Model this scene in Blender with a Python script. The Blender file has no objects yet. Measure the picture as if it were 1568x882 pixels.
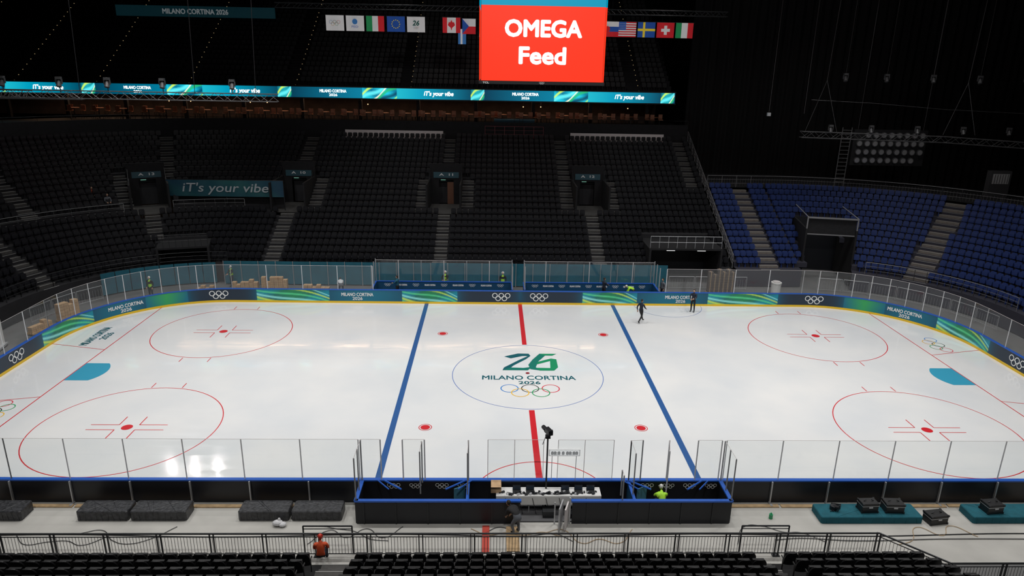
import bpy, math, random
import numpy as np
from mathutils import Vector, Matrix
random.seed(4)
scn=bpy.context.scene
try:
    scn.view_settings.view_transform='Standard'; scn.view_settings.look='None'
except Exception: pass
# ------------------------------------------------------------ materials
MATS={}
def mat(name,col,rough=.6,metal=0.,em=None,es=0.,noise=0.,nscale=4.,spec=.5,bump=0.):
    if name in MATS: return MATS[name]
    m=bpy.data.materials.new(name); m.use_nodes=True
    nt=m.node_tree; b=nt.nodes['Principled BSDF']
    b.inputs['Base Color'].default_value=(*col,1); b.inputs['Roughness'].default_value=rough
    b.inputs['Metallic'].default_value=metal
    b.inputs['Specular IOR Level'].default_value=spec
    if em: 
        b.inputs['Emission Color'].default_value=(*em,1); b.inputs['Emission Strength'].default_value=es
    if noise>0 or bump>0:
        tc=nt.nodes.new('ShaderNodeTexCoord'); n=nt.nodes.new('ShaderNodeTexNoise')
        n.inputs['Scale'].default_value=nscale; n.inputs['Detail'].default_value=6
        nt.links.new(tc.outputs['Object'],n.inputs['Vector'])
        if noise>0:
            r=nt.nodes.new('ShaderNodeValToRGB')
            r.color_ramp.elements[0].position=.3; r.color_ramp.elements[1].position=.7
            r.color_ramp.elements[0].color=(*[c*(1-noise) for c in col],1)
            r.color_ramp.elements[1].color=(*[min(1,c*(1+noise)) for c in col],1)
            nt.links.new(n.outputs['Fac'],r.inputs['Fac']); nt.links.new(r.outputs['Color'],b.inputs['Base Color'])
        if bump>0:
            bp=nt.nodes.new('ShaderNodeBump'); bp.inputs['Strength'].default_value=bump; bp.inputs['Distance'].default_value=.02
            nt.links.new(n.outputs['Fac'],bp.inputs['Height']); nt.links.new(bp.outputs['Normal'],b.inputs['Normal'])
    MATS[name]=m; return m
def vcmat(name,rough=.4,es=0.):
    m=bpy.data.materials.new(name); m.use_nodes=True; nt=m.node_tree; b=nt.nodes['Principled BSDF']
    a=nt.nodes.new('ShaderNodeAttribute'); a.attribute_name='Col'
    b.inputs['Roughness'].default_value=rough
    if es>0:
        nt.links.new(a.outputs['Color'],b.inputs['Emission Color']); b.inputs['Emission Strength'].default_value=es
        b.inputs['Base Color'].default_value=(0,0,0,1)
    else: nt.links.new(a.outputs['Color'],b.inputs['Base Color'])
    return m
def glassmat(name,tint,fac):
    m=bpy.data.materials.new(name); m.use_nodes=True; nt=m.node_tree; nt.nodes.clear()
    o=nt.nodes.new('ShaderNodeOutputMaterial'); t=nt.nodes.new('ShaderNodeBsdfTransparent'); g=nt.nodes.new('ShaderNodeBsdfGlossy')
    d=nt.nodes.new('ShaderNodeBsdfDiffuse'); d.inputs['Color'].default_value=(.75,.8,.85,1)
    t.inputs['Color'].default_value=(*tint,1); g.inputs['Roughness'].default_value=.04
    x=nt.nodes.new('ShaderNodeMixShader'); x.inputs[0].default_value=fac
    y=nt.nodes.new('ShaderNodeMixShader'); y.inputs[0].default_value=.028
    nt.links.new(t.outputs[0],x.inputs[1]); nt.links.new(g.outputs[0],x.inputs[2])
    nt.links.new(x.outputs[0],y.inputs[1]); nt.links.new(d.outputs[0],y.inputs[2]); nt.links.new(y.outputs[0],o.inputs[0])
    return m
BLACK=mat('black_panel',(.007,.008,.012),.45)
DARK=mat('dark_structure',(.008,.008,.01),.85,noise=.3)
SEATB=mat('black_seat_plastic',(.009,.009,.012),.42,spec=.4)
SEATN=mat('near_seat_plastic',(.007,.007,.008),.45,spec=.4)
SEATBL=mat('blue_seat_plastic',(.022,.042,.16),.4)
TREAD=mat('stand_concrete_dark',(.013,.013,.016),.9,noise=.3,nscale=.6)
TREADN=mat('near_stand_deck',(.007,.007,.008),.9)
TREADB=mat('stand_deck_blue_side',(.03,.03,.045),.9)
STEP=mat('stair_concrete',(.07,.068,.066),.9,noise=.2)
NOSE=mat('stair_nosing',(.3,.3,.29),.8)
STEPW=mat('blue_stand_stair',(.17,.15,.135),.8,noise=.15)
STEEL=mat('galvanised_steel',(.5,.51,.53),.4,.5)
POST=mat('silver_glass_post',(.7,.71,.73),.5)
DSTEEL=mat('dark_steel',(.03,.032,.035),.45,.4)
MSTEEL=mat('mid_grey_post',(.3,.31,.32),.5)
WHITE=mat('white_paint',(.75,.75,.74),.5)
LIGHTP=mat('pale_panel',(.62,.58,.58),.6)
CAPB=mat('blue_cap_rail',(.02,.11,.5),.35)
YEL=mat('yellow_kickplate',(.85,.55,.02),.4)
TEALF=mat('teal_fabric',(.012,.12,.175),.8,noise=.12,nscale=2)
TEALD=mat('teal_bench_panel',(.01,.07,.15),.5)
RED=mat('red_line_paint',(.6,.015,.025),.35)
BLUE=mat('blue_line_paint',(.025,.1,.3),.35)
TBLUE=mat('thin_blue_paint',(.12,.2,.5),.35)
CREASE=mat('crease_teal_paint',(.04,.33,.5),.35)
LOGT=mat('logo_teal_print',(.003,.1,.13),.35)
LOGG=mat('logo_green_print',(.01,.27,.12),.35)
LOGM=mat('logo_mid_print',(.005,.18,.14),.35)
CARD=mat('cardboard',(.5,.33,.19),.85,noise=.15)
WOOD=mat('pallet_wood',(.45,.31,.17),.85,noise=.2)
CONC=mat('near_floor_concrete',(.47,.46,.43),.75,noise=.1,nscale=.7)
CARPET=mat('black_plastic_wrapped_carpet',(.035,.036,.04),.4,noise=.6,nscale=9,bump=.8)
TCARP=mat('teal_carpet',(.007,.1,.135),.9,noise=.15)
WTXT=mat('white_print',(.85,.87,.87),.5)
SKIN=mat('skin',(.5,.3,.2),.6); HAIR=mat('dark_hair',(.02,.014,.01),.7)
GLASS=glassmat('rink_glass',(.965,.98,.975),.045)
RINGC=[mat('ring_blue',(.02,.2,.6),.4),mat('ring_black',(.03,.03,.03),.4),mat('ring_red',(.7,.03,.06),.4),mat('ring_yellow',(.85,.5,.04),.4),mat('ring_green',(.02,.35,.12),.4)]
# ------------------------------------------------------------ mesh builder
_txt={}
def text_verts(body,shear=0.0):
    k=(body,shear)
    if k in _txt: return _txt[k]
    c=bpy.data.curves.new('t','FONT'); c.body=body; c.shear=shear; c.resolution_u=3
    o=bpy.data.objects.new('t',c); bpy.context.collection.objects.link(o)
    bpy.context.view_layer.update()
    me=bpy.data.meshes.new_from_object(o.evaluated_get(bpy.context.evaluated_depsgraph_get()))
    V=np.array([v.co[:] for v in me.vertices]) if len(me.vertices) else np.zeros((0,3)); F=[list(p.vertices) for p in me.polygons]
    bpy.data.objects.remove(o); bpy.data.curves.remove(c); bpy.data.meshes.remove(me)
    mn=V.min(0); mx=V.max(0); V=V-(mn+mx)/2; V[:,0]/=(mx-mn)[0]; V[:,1]/=(mx-mn)[1]; V[:,2]=0
    _txt[k]=(V,F); return _txt[k]
class MB:
    def __init__(s): s.v=[]; s.f=[]; s.m=[]; s.mats=[]
    def mi(s,m):
        if m not in s.mats: s.mats.append(m)
        return s.mats.index(m)
    def add(s,V,F,m):
        b=len(s.v); s.v.extend([tuple(map(float,p)) for p in V]); i=s.mi(m)
        for f in F: s.f.append([b+k for k in f]); s.m.append(i)
    def box(s,c,d,m,rz=0.,M=None,bev=0.):
        x,y,z=d[0]/2,d[1]/2,d[2]/2
        if bev>0:
            b=min(bev,x*.9,y*.9); 
            pr=[(-x+b,-y),(x-b,-y),(x,-y+b),(x,y-b),(x-b,y),(-x+b,y),(-x,y-b),(-x,-y+b)]
            V=[(p[0],p[1],-z) for p in pr]+[(p[0],p[1],z-b*.6) for p in pr]+[(p[0]*(1-b/x*.5),p[1]*(1-b/y*.5),z) for p in pr]
            F=[[7,6,5,4,3,2,1,0],list(range(16,24))]
            for r in (0,8):
                for i in range(8): j=(i+1)%8; F.append([r+i,r+j,r+8+j,r+8+i])
        else:
            V=[(-x,-y,-z),(x,-y,-z),(x,y,-z),(-x,y,-z),(-x,-y,z),(x,-y,z),(x,y,z),(-x,y,z)]
            F=[(3,2,1,0),(4,5,6,7),(0,1,5,4),(1,2,6,5),(2,3,7,6),(3,0,4,7)]
        if M is not None: V=[tuple(M@Vector(v)) for v in V]
        else:
            cs,sn=math.cos(rz),math.sin(rz); V=[(c[0]+v[0]*cs-v[1]*sn,c[1]+v[0]*sn+v[1]*cs,c[2]+v[2]) for v in V]
        s.add(V,F,m)
    def cyl(s,p0,p1,r,m,n=6,r2=None):
        p0=Vector(p0);p1=Vector(p1); d=(p1-p0)
        if d.length<1e-6: return
        q=d.to_track_quat('Z','Y'); r2=r if r2 is None else r2
        V=[];
        for P,R in ((p0,r),(p1,r2)):
            for i in range(n):
                a=2*math.pi*i/n; V.append(P+q@Vector((R*math.cos(a),R*math.sin(a),0)))
        F=[[i,(i+1)%n,n+(i+1)%n,n+i] for i in range(n)]+[list(range(n))[::-1],list(range(n,2*n))]
        s.add(V,F,m)
    def tube(s,pts,r,m,n=6):
        for a,b in zip(pts[:-1],pts[1:]): s.cyl(a,b,r,m,n)
    def sph(s,c,r,m,n=10,k=7):
        r=(r,r,r) if not isinstance(r,(tuple,list)) else r
        V=[(c[0],c[1],c[2]-r[2])]
        for j in range(1,k):
            t=-math.pi/2+math.pi*j/k
            for i in range(n):
                a=2*math.pi*i/n; V.append((c[0]+r[0]*math.cos(t)*math.cos(a),c[1]+r[1]*math.cos(t)*math.sin(a),c[2]+r[2]*math.sin(t)))
        V.append((c[0],c[1],c[2]+r[2])); F=[]
        for i in range(n):
            F.append([0,1+(i+1)%n,1+i]); L=len(V)-1; b=1+(k-2)*n; F.append([L,b+i,b+(i+1)%n])
        for j in range(k-2):
            for i in range(n): F.append([1+j*n+i,1+j*n+(i+1)%n,1+(j+1)*n+(i+1)%n,1+(j+1)*n+i])
        s.add(V,F,m)
    def quad(s,P,m): s.add(P,[list(range(len(P)))],m)
    def text(s,body,M,w,h,m,bold=0.,shear=0.):
        V,F=text_verts(body,shear)
        offs=[(0,0)] if bold<=0 else [(bold*h*math.cos(a),bold*h*math.sin(a)) for a in np.arange(0,6.2,math.pi/4)]
        for k,(ox,oy) in enumerate(offs):
            s.add([M@Vector((v[0]*w+ox,v[1]*h+oy,.0003*k)) for v in V],F,m)
    def ring(s,M,x,y,ro,ri,m,n=32,a0=0,a1=2*math.pi):
        V=[];k=n+1
        for i in range(k):
            a=a0+(a1-a0)*i/n
            V.append(M@Vector((x+ro*math.cos(a),y+ro*math.sin(a),0))); V.append(M@Vector((x+ri*math.cos(a),y+ri*math.sin(a),0)))
        s.add(V,[[2*i,2*i+2,2*i+3,2*i+1] for i in range(n)],m)
    def disc(s,M,x,y,r,m,n=24): s.add([M@Vector((x+r*math.cos(2*math.pi*i/n),y+r*math.sin(2*math.pi*i/n),0)) for i in range(n)],[list(range(n))],m)
    def olympic(s,M,w,mats,th=.08):
        R=w/6.55
        for i,(x,y) in enumerate([(-2.2*R*1.03,.5*R),(0,.5*R),(2.2*R*1.03,.5*R),(-1.13*R,-.55*R),(1.13*R,-.55*R)]):
            MM=M@Matrix.Translation((0,0,.0008*i)); s.ring(MM,x,y,R,R*(1-2*th-.04),mats[i] if isinstance(mats,list) else mats)
    def stroke(s,M,P,w,m,joints=True):
        for a,b in zip(P[:-1],P[1:]):
            a=Vector(a);b=Vector(b);d=(b-a).normalized();n=Vector((-d.y,d.x))*w/2
            s.quad([M@Vector((*(a-n),0)),M@Vector((*(b-n),0)),M@Vector((*(b+n),0)),M@Vector((*(a+n),0))],m)
        if joints:
            for p in P[1:-1]: s.disc(M@Matrix.Translation((0,0,.0005)),p[0],p[1],w/2,m,12)
    def obj(s,name,parent=None,smooth=False):
        me=bpy.data.meshes.new(name); me.from_pydata(s.v,[],s.f); 
        for m in s.mats: me.materials.append(m)
        me.polygons.foreach_set('material_index',s.m)
        if smooth: me.polygons.foreach_set('use_smooth',[True]*len(s.f))
        me.update(); o=bpy.data.objects.new(name,me); bpy.context.collection.objects.link(o)
        if parent: o.parent=parent
        return o
def empty(name,parent=None):
    e=bpy.data.objects.new(name,None); bpy.context.collection.objects.link(e)
    if parent: e.parent=parent
    return e
def T(x,y,z=0,rz=0): return Matrix.Translation((x,y,z))@Matrix.Rotation(rz,4,'Z')
def TV(x,y,z,rz=0):
    return Matrix.Translation((x,y,z))@Matrix.Rotation(rz,4,'Z')@Matrix.Rotation(math.pi/2,4,'X')
def gridobj(name,nu,nv,pf,cf,m,parent=None):
    V=[];C=[]
    for i in range(nu+1):
        for j in range(nv+1): V.append(pf(i/nu,j/nv)); C.append((*cf(i/nu,j/nv),1))
    F=[(i*(nv+1)+j,(i+1)*(nv+1)+j,(i+1)*(nv+1)+j+1,i*(nv+1)+j+1) for i in range(nu) for j in range(nv)]
    me=bpy.data.meshes.new(name); me.from_pydata(V,[],F); me.materials.append(m)
    a=me.color_attributes.new('Col','FLOAT_COLOR','POINT'); a.data.foreach_set('color',np.array(C,dtype=np.float32).ravel())
    o=bpy.data.objects.new(name,me); bpy.context.collection.objects.link(o)
    if parent: o.parent=parent
    return o
CT=28.45
# ------------------------------------------------------------ room shell
W=MB(); W.box((0,5,-.3),(130,110,.5),mat('arena_floor',(.13,.13,.13),.7,noise=.15,nscale=.5)); W.box((0,-14.8,-.02),(90,3.9,.03),CONC); W.obj('floor')
for n,c,d in (('wall_left',(-64,5,14),(1,110,32)),('wall_right',(64,5,14),(1,110,32)),('wall_back',(0,60,14),(130,1,32)),('wall_front',(0,-49.5,14),(130,1,32))):
    W=MB(); W.box(c,d,DARK); W.obj(n)
W=MB(); W.box((0,5,30.5),(130,110,1),DARK)
for x in range(-60,61,10): W.box((x,5,29.2),(.5,108,1.4),DARK)
W.obj('ceiling')
# ------------------------------------------------------------ rink
HL,HW,CR=30.3,12.75,8.5
def loop(s,off=0.):
    sg=1 if s>=0 else -1; a=abs(s); A=HL-CR; L1=math.pi/2*CR; B=2*(HW-CR)
    if a<=A: x,y,nx,ny=-a,HW,0,1
    elif a<=A+L1:
        t=(a-A)/CR; nx,ny=-math.sin(t),math.cos(t); x,y=-A+CR*nx,HW-CR+CR*ny
    elif a<=A+L1+B: x,y,nx,ny=-HL,HW-CR-(a-A-L1),-1,0
    elif a<=A+2*L1+B:
        t=(a-A-L1-B)/CR; nx,ny=-math.cos(t),-math.sin(t); x,y=-A+CR*nx,-(HW-CR)+CR*ny
    else: x,y,nx,ny=-A+(a-A-2*L1-B),-HW,0,-1
    return ((x+nx*off)*sg,y+ny*off,nx*sg,ny)
SMAX=2*(HL-CR)+math.pi*CR+2*(HW-CR)
rink=empty('ice_rink')
ICE=bpy.data.materials.new('ice'); ICE.use_nodes=True
nt=ICE.node_tree;b=nt.nodes['Principled BSDF'];tc=nt.nodes.new('ShaderNodeTexCoord')
n1=nt.nodes.new('ShaderNodeTexNoise');n1.inputs['Scale'].default_value=.2;n1.inputs['Detail'].default_value=7
r1=nt.nodes.new('ShaderNodeValToRGB');r1.color_ramp.elements[0].position=.32;r1.color_ramp.elements[1].position=.68
r1.color_ramp.elements[0].color=(.69,.715,.74,1);r1.color_ramp.elements[1].color=(.8,.8,.795,1)
mp=nt.nodes.new('ShaderNodeMapping');mp.inputs['Scale'].default_value=(.5,3,1)
n2=nt.nodes.new('ShaderNodeTexNoise');n2.inputs['Scale'].default_value=.8;n2.inputs['Detail'].default_value=6
r2=nt.nodes.new('ShaderNodeMapRange');r2.inputs['From Min'].default_value=.35;r2.inputs['From Max'].default_value=.65;r2.inputs['To Min'].default_value=.03;r2.inputs['To Max'].default_value=.16
nt.links.new(tc.outputs['Object'],n1.inputs['Vector']);nt.links.new(n1.outputs['Fac'],r1.inputs['Fac']);nt.links.new(r1.outputs['Color'],b.inputs['Base Color'])
nt.links.new(tc.outputs['Object'],mp.inputs['Vector']);nt.links.new(mp.outputs['Vector'],n2.inputs['Vector']);nt.links.new(n2.outputs['Fac'],r2.inputs['Value']);nt.links.new(r2.outputs['Result'],b.inputs['Roughness'])
bp_=nt.nodes.new('ShaderNodeBump');bp_.inputs['Strength'].default_value=.1;bp_.inputs['Distance'].default_value=.01
n3=nt.nodes.new('ShaderNodeTexNoise');n3.inputs['Scale'].default_value=1.6;n3.inputs['Detail'].default_value=4
nt.links.new(tc.outputs['Object'],n3.inputs['Vector']);nt.links.new(n3.outputs['Fac'],bp_.inputs['Height']);nt.links.new(bp_.outputs['Normal'],b.inputs['Normal'])
b.inputs['IOR'].default_value=1.5
N=200; pts=[loop(-SMAX+2*SMAX*i/N)[:2] for i in range(N)]
W=MB(); W.quad([(x,y,0) for x,y in pts][::-1],ICE); W.obj('ice_surface',rink)
I=T(0,0,.004)
W=MB()
def rect(x0,y0,x1,y1,m,z=.004): W.quad([(x0,y0,z),(x1,y0,z),(x1,y1,z),(x0,y1,z)],m)
rect(-.15,4.6,.15,HW,RED); rect(-.15,-HW,.15,-4.6,RED)
for sx in (-1,1):
    rect(min(sx*7.0,sx*7.3),-HW,max(sx*7.0,sx*7.3),HW,BLUE)
    gx=26.55*sx; yy=HW-CR+math.sqrt(CR**2-(26.55-(HL-CR))**2)
    rect(gx-.03,-yy,gx+.03,yy,RED,.0045)
    for sy in (-1,1):
        ex,ey=20.33*sx,6.6*sy
        W.ring(I,ex,ey,4.5,4.45,RED,72)
        W.disc(T(0,0,.006),ex,ey,.27,RED)
        for a in (-1,1):
            for c in (-1,1):
                x0,x1=sorted((ex+a*.5,ex+a*1.9)); rect(x0,ey+c*.25-.025,x1,ey+c*.25+.025,RED)
                y0,y1=sorted((ey+c*.25,ey+c*1.1)); rect(ex+a*.5-.025,y0,ex+a*.5+.025,y1,RED)
                y0,y1=sorted((ey+c*4.5,ey+c*5.1)); rect(ex+a*.85-.025,y0,ex+a*.85+.025,y1,RED)
        W.disc(T(0,0,.006),5.5*sx,6.5*sy,.24,RED); W.ring(T(0,0,.006),5.5*sx,6.5*sy,.34,.3,RED)
        W.stroke(T(0,0,.005),[(gx,3.3*sy),(HL*sx,4.2*sy)],.05,RED)
    P=[(gx,-1.2)]+[(gx-sx*(math.sqrt(max(0,1.83**2-y*y))),y) for y in np.linspace(-1.2,1.2,17)]+[(gx,1.2)]
    W.quad([(p[0],p[1],.0042) for p in P],CREASE)
W.ring(I,0,0,4.5,4.46,TBLUE,96); W.disc(T(0,0,.016),0,.12,.12,mat('centre_dot_dark_red',(.25,.01,.02),.4))
W.ring(I,0,-HW,3.05,3.0,RED,48,0,math.pi)
W.ring(T(0,0,.005),11.4,HW,2.6,2.57,TBLUE,48,math.pi,2*math.pi)
def logo26(M,w,h):
    MM=M@Matrix.Diagonal((w,h,1,1))
    W.quad([MM@Vector(p) for p in [(-.46,.3,0),(-.34,.2,0),(-.12,.33,0),(-.02,.33,0),(-.0,.46,0),(-.2,.47,0)]],LOGT)
    W.quad([MM@Vector(p) for p in [(-.02,.33,.001),(-.0,.46,.001),(.03,.34,.001),(-.06,.16,.001),(-.3,-.18,.001),(-.38,-.36,.001),(-.5,-.42,.001),(-.47,-.28,.001),(-.2,.1,.001)][::-1]],LOGT)
    W.quad([MM@Vector(p) for p in [(-.5,-.42,.002),(-.05,-.42,.002),(.04,-.24,.002),(-.12,-.3,.002),(-.36,-.28,.002)]],LOGM)
    W.quad([MM@Vector(p) for p in [(.2,.46,.001),(.34,.44,.001),(.16,.04,.001),(.1,-.26,.001),(.16,-.42,.001),(-.0,-.36,.001),(-.03,-.14,.001),(.06,.14,.001)]],LOGM)
    W.quad([MM@Vector(p) for p in [(.1,-.29,.002),(.16,-.43,.002),(.42,-.43,.002),(.5,-.26,.002),(.36,-.3,.002)]],LOGG)
    W.quad([MM@Vector(p) for p in [(.36,-.3,.003),(.5,-.26,.003),(.5,.16,.003),(.38,.1,.003)]],LOGG)
    W.quad([MM@Vector(p) for p in [(.5,.16,.004),(.4,.2,.004),(.15,.02,.004),(.12,-.12,.004),(.38,.07,.004)]],LOGG)
    W.quad([MM@Vector(p) for p in [(.2,.46,.005),(.52,.46,.005),(.44,.36,.005),(.28,.36,.005)]],LOGG)
logo26(T(.2,1.75,.008),3.4,2.9)
W.text('MILANO CORTINA',T(.05,-.52,.008),5.5,.55,LOGT,.02); W.text('2026',T(.05,-1.2,.008),1.25,.38,LOGT,.03)
W.olympic(T(.05,-2.22,.006),3.4,RINGC,.035)
W.text('MILANO CORTINA',T(-28.3,5.6,.008,math.pi/2),3.2,.5,LOGT,.03); W.text('2026',T(-27.6,5.6,.008,math.pi/2),1.2,.45,LOGT,.03)
W.olympic(T(-27.75,-5.0,.006,math.pi/2),2.6,RINGC,.04); W.olympic(T(27.9,5.1,.006,-math.pi/2),2.6,RINGC,.04)
W.text('MILANO CORTINA',T(28.3,-5.6,.008,-math.pi/2),3.2,.5,LOGT,.03)
W.obj('ice_markings',rink)
# ------------------------------------------------------------ boards
NAVY=(.014,.03,.055);TL=(.004,.17,.27);TL2=(.003,.1,.18);GR=(.02,.28,.11)
def lerp(a,b,t): t=max(0,min(1,t)); return tuple(a[i]*(1-t)+b[i]*t for i in range(3))
def wave(t,h,base=TL2):
    c=lerp(base,GR,1-abs(2*t-1)*1.1+.3*(h-.5))
    c=lerp(c,(.0,.36,.5),max(0,math.sin(7*t+2*h))*.7)
    for k in range(7):
        x=h-(1.7*t-.35*k+.45+.25*math.sin(4*t+k*.4)-.3*t*t)
        wd=.065+.022*k
        if abs(x)<wd: c=lerp(c,[(.35,1.,.95),(.7,1.,.12),(.12,.8,.35)][k%3],.9*(1-abs(x)/wd)+.1)
    return c
def adcol(s,h):
    a=abs(s)
    if a>41: a=(a-41)%41
    for lo,hi,kind in ((0,4.8,'n'),(4.8,9,'w'),(9,14.5,'t'),(14.5,20,'w'),(20,25,'n'),(25,27.8,'g'),(27.8,31.5,'t'),(31.5,36,'w'),(36,41,'n')):
        if a<=hi:
            t=(a-lo)/(hi-lo)
            if kind=='n': return lerp(NAVY,TL2,abs(2*t-1)**6)
            if kind=='t': return lerp(TL2,TL,math.sin(t*3.14))
            if kind=='g': return lerp(TL,(.04,.42,.12),1-abs(2*t-1)+.2*(h-.5))
            return wave(t if s>0 else 1-t,h)
    return NAVY
ADM=vcmat('printed_advert_board',.35)
boards=empty('rink_boards',rink)
nu=3000
def pf(u,v):
    x,y,_,_=loop(-SMAX+2*SMAX*u); return (x,y,.16+v*(1.03-.16))
gridobj('board_adverts',nu,14,pf,lambda u,v:adcol(-SMAX+2*SMAX*u,v),ADM,boards)
def ringstrip(W,prof,m,n=240,s0=-SMAX,s1=SMAX):
    for i in range(n):
        a=loop(s0+(s1-s0)*i/n);b=loop(s0+(s1-s0)*(i+1)/n)
        for (o0,z0),(o1,z1) in zip(prof[:-1],prof[1:]):
            W.quad([(a[0]+a[2]*o0,a[1]+a[3]*o0,z0),(b[0]+b[2]*o0,b[1]+b[3]*o0,z0),(b[0]+b[2]*o1,b[1]+b[3]*o1,z1),(a[0]+a[2]*o1,a[1]+a[3]*o1,z1)],m)
W=MB()
ringstrip(W,[(-.015,0),(-.015,.16),(0,.16)],YEL); ringstrip(W,[(-.02,1.03),(-.02,1.08),(.17,1.08),(.17,1.02)],CAPB)
ringstrip(W,[(.15,0),(.15,1.03)],BLACK)
k=int(2*SMAX/2.4)
for i in range(k):
    x,y,nx,ny=loop(-SMAX+2*SMAX*i/k); rz=math.atan2(ny,nx)
    if abs(x)<7.6 and y<0: continue
    W.box((x+nx*.2,y+ny*.2,.52),(.09,.05,1.04),STEEL,rz); W.box((x+nx*.3,y+ny*.3,.03),(.35,.09,.05),STEEL,rz)
def board_pts(s0,V,z,off):
    out=[]
    for u,v in V:
        x,y,nx,ny=loop(s0-u,off); out.append((x,y,z+v))
    return out
def board_text(body,s0,z,w,h):  # text bent along the curved boards
    V,F=text_verts(body)
    for k in range(4):
        ox,oy=.04*h*math.cos(k*1.57+.7),.04*h*math.sin(k*1.57+.7)
        W.add(board_pts(s0,[(v[0]*w+ox,v[1]*h+oy) for v in V],z,-.02-.001*k),F,WTXT)
def board_rings(s0,z,w):
    R=w/6.55
    for i,(x,y) in enumerate([(-2.27*R,.5*R),(0,.5*R),(2.27*R,.5*R),(-1.13*R,-.55*R),(1.13*R,-.55*R)]):
        V=[];n=24
        for j in range(n+1):
            a=2*math.pi*j/n
            for r in (R,R*.72): V.append((x+r*math.cos(a),y+r*math.sin(a)))
        W.add(board_pts(s0,V,z,-.02-.001*i),[[2*j,2*j+2,2*j+3,2*j+1] for j in range(n)],WTXT)
for sg in (-1,1):
    for a in (1.45,22.8,38.6): board_rings(a*sg,.6,1.4)
    for a in (12.4,29.2): board_text('MILANO CORTINA',a*sg,.7,2.4,.26); board_text('2026',a*sg,.38,.75,.24)
W.obj('board_structure',boards)
# ------------------------------------------------------------ glass
glass=empty('rink_glass_surround',rink)
G=MB();P=MB()
def glass_wall(pts,z0,z1,post=POST,pr=.026):
    for (x0,y0),(x1,y1) in zip(pts[:-1],pts[1:]):
        G.quad([(x0,y0,z0),(x1,y1,z0),(x1,y1,z1),(x0,y0,z1)],GLASS)
        P.cyl((x0,y0,z1),(x1,y1,z1),.009,LIGHTP,4)
    for x,y in pts: P.cyl((x,y,z0),(x,y,z1),pr,post,5)
GT=2.93
def arcpts(s0,s1,n): return [loop(s0+(s1-s0)*i/n,.07)[:2] for i in range(n+1)]
def gl(s0,s1,step=2.4):
    n=max(1,round(abs(s1-s0)/step)); glass_wall(arcpts(s0,s1,n),1.08,GT)
A=HL-CR;L1=math.pi/2*CR;B=2*(HW-CR)
for sg in (-1,1):
    gl(11.2*sg,A*sg); gl(A*sg,(A+L1)*sg,1.2); gl((A+L1)*sg,(A+L1+B)*sg); gl((A+L1+B)*sg,(A+2*L1+B)*sg,1.2); gl((A+2*L1+B)*sg,(SMAX-7.6)*sg)
G.obj('glass_panes',glass);P.obj('glass_posts',glass)
# ------------------------------------------------------------ penalty / timekeeper boxes
pb=empty('penalty_and_timekeeper_box'); W=MB();G=MB();P=MB()
YB=-14.3
W.box((-4.25,YB,.5),(6.5,.1,1.0),BLACK); W.box((4.3,YB,.5),(6.4,.1,1.0),BLACK)
W.box((-4.25,YB,1.04),(6.6,.16,.07),CAPB); W.box((4.3,YB,1.04),(6.5,.16,.07),CAPB)
for sx in (-7.5,7.5):
    W.box((sx,-13.6,.5),(.1,1.4,1.0),BLACK); W.box((sx,-13.6,1.04),(.16,1.5,.07),CAPB)
for x in (-3.1,3.6): W.box((x,-13.55,.5),(.08,1.3,1.0),TEALD); W.box((x,-13.55,1.04),(.12,1.35,.06),CAPB)
for i in range(12):
    x=-7.2+i*1.27
    if abs(x)>.9: W.box((x,YB-.07,.5),(.05,.03,.98),DSTEEL)
W.box((0,-13.6,.03),(14.8,1.3,.06),mat('rubber_mat',(.1,.1,.105),.8))
for x in (-5.3,5.6): 
    W.box((x,-13.95,.45),(3.6,.32,.06),WOOD); 
    for d in (-1.5,0,1.5): W.box((x+d,-13.95,.24),(.07,.28,.38),DSTEEL)
for x,sg in ((-6.6,1),(-3.2,-1),(3.6,1),(6.7,-1)):
    W.cyl((x,-12.95,1.1),(x+.8*sg,-13.6,1.1),.04,CAPB); W.cyl((x-.25*sg,-12.95,1.1),(x+.3*sg,-13.6,1.1),.03,CAPB)
for x in (-6.2,-4.2,4.4,6.2): 
    W.olympic(TV(x,-12.93,.82),.55,WTXT,.12); W.olympic(TV(x+.9,-12.93,.82),.5,WTXT,.12)
for x in (-3.45,4.1): W.box((x,-13.3,.6),(.5,.04,.8),mat('door_light_teal',(.08,.25,.35),.5),.5)
W.box((.62,-14.62,.55),(.05,.7,1.1),STEEL,rz=-.3); W.box((.4,-14.35,.5),(.05,.06,1.0),STEEL)
W.box((.85,-14.6,.55),(.06,.62,.95),LIGHTP,rz=-.3); W.box((1.0,-14.32,.6),(.06,.08,1.2),STEEL)
W.obj('box_boards',pb)
def gw(pts,z0=1.08,z1=2.95,post=MSTEEL,pr=.028):
    for (x0,y0),(x1,y1) in zip(pts[:-1],pts[1:]):
        G.quad([(x0,y0,z0),(x1,y1,z0),(x1,y1,z1),(x0,y0,z1)],GLASS); P.cyl((x0,y0,z1),(x1,y1,z1),.01,LIGHTP,4)
    for x,y in pts: P.cyl((x,y,z0-.05),(x,y,z1),pr,post,6)
gw([(-7.5,YB),(-7.5,-13.6),(-7.5,-12.9)]); gw([(7.5,YB),(7.5,-13.6),(7.5,-12.9)])
gw([(-7.5,-12.85),(-6.7,-12.85)],post=POST); gw([(6.4,-12.85),(7.4,-12.85)],post=POST)
gw([(-5.8,-12.85),(-4.9,-12.85)],post=POST); gw([(5.2,-12.85),(5.0,-13.7)],post=POST)
gw([(-3.1,-12.9),(-3.1,-13.9)]); gw([(3.6,-12.9),(3.6,-13.9)]); gw([(4.1,-12.85),(3.6,-12.9)])
gw([(-5.0,-13.0),(-5.0,-13.8)]);
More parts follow.
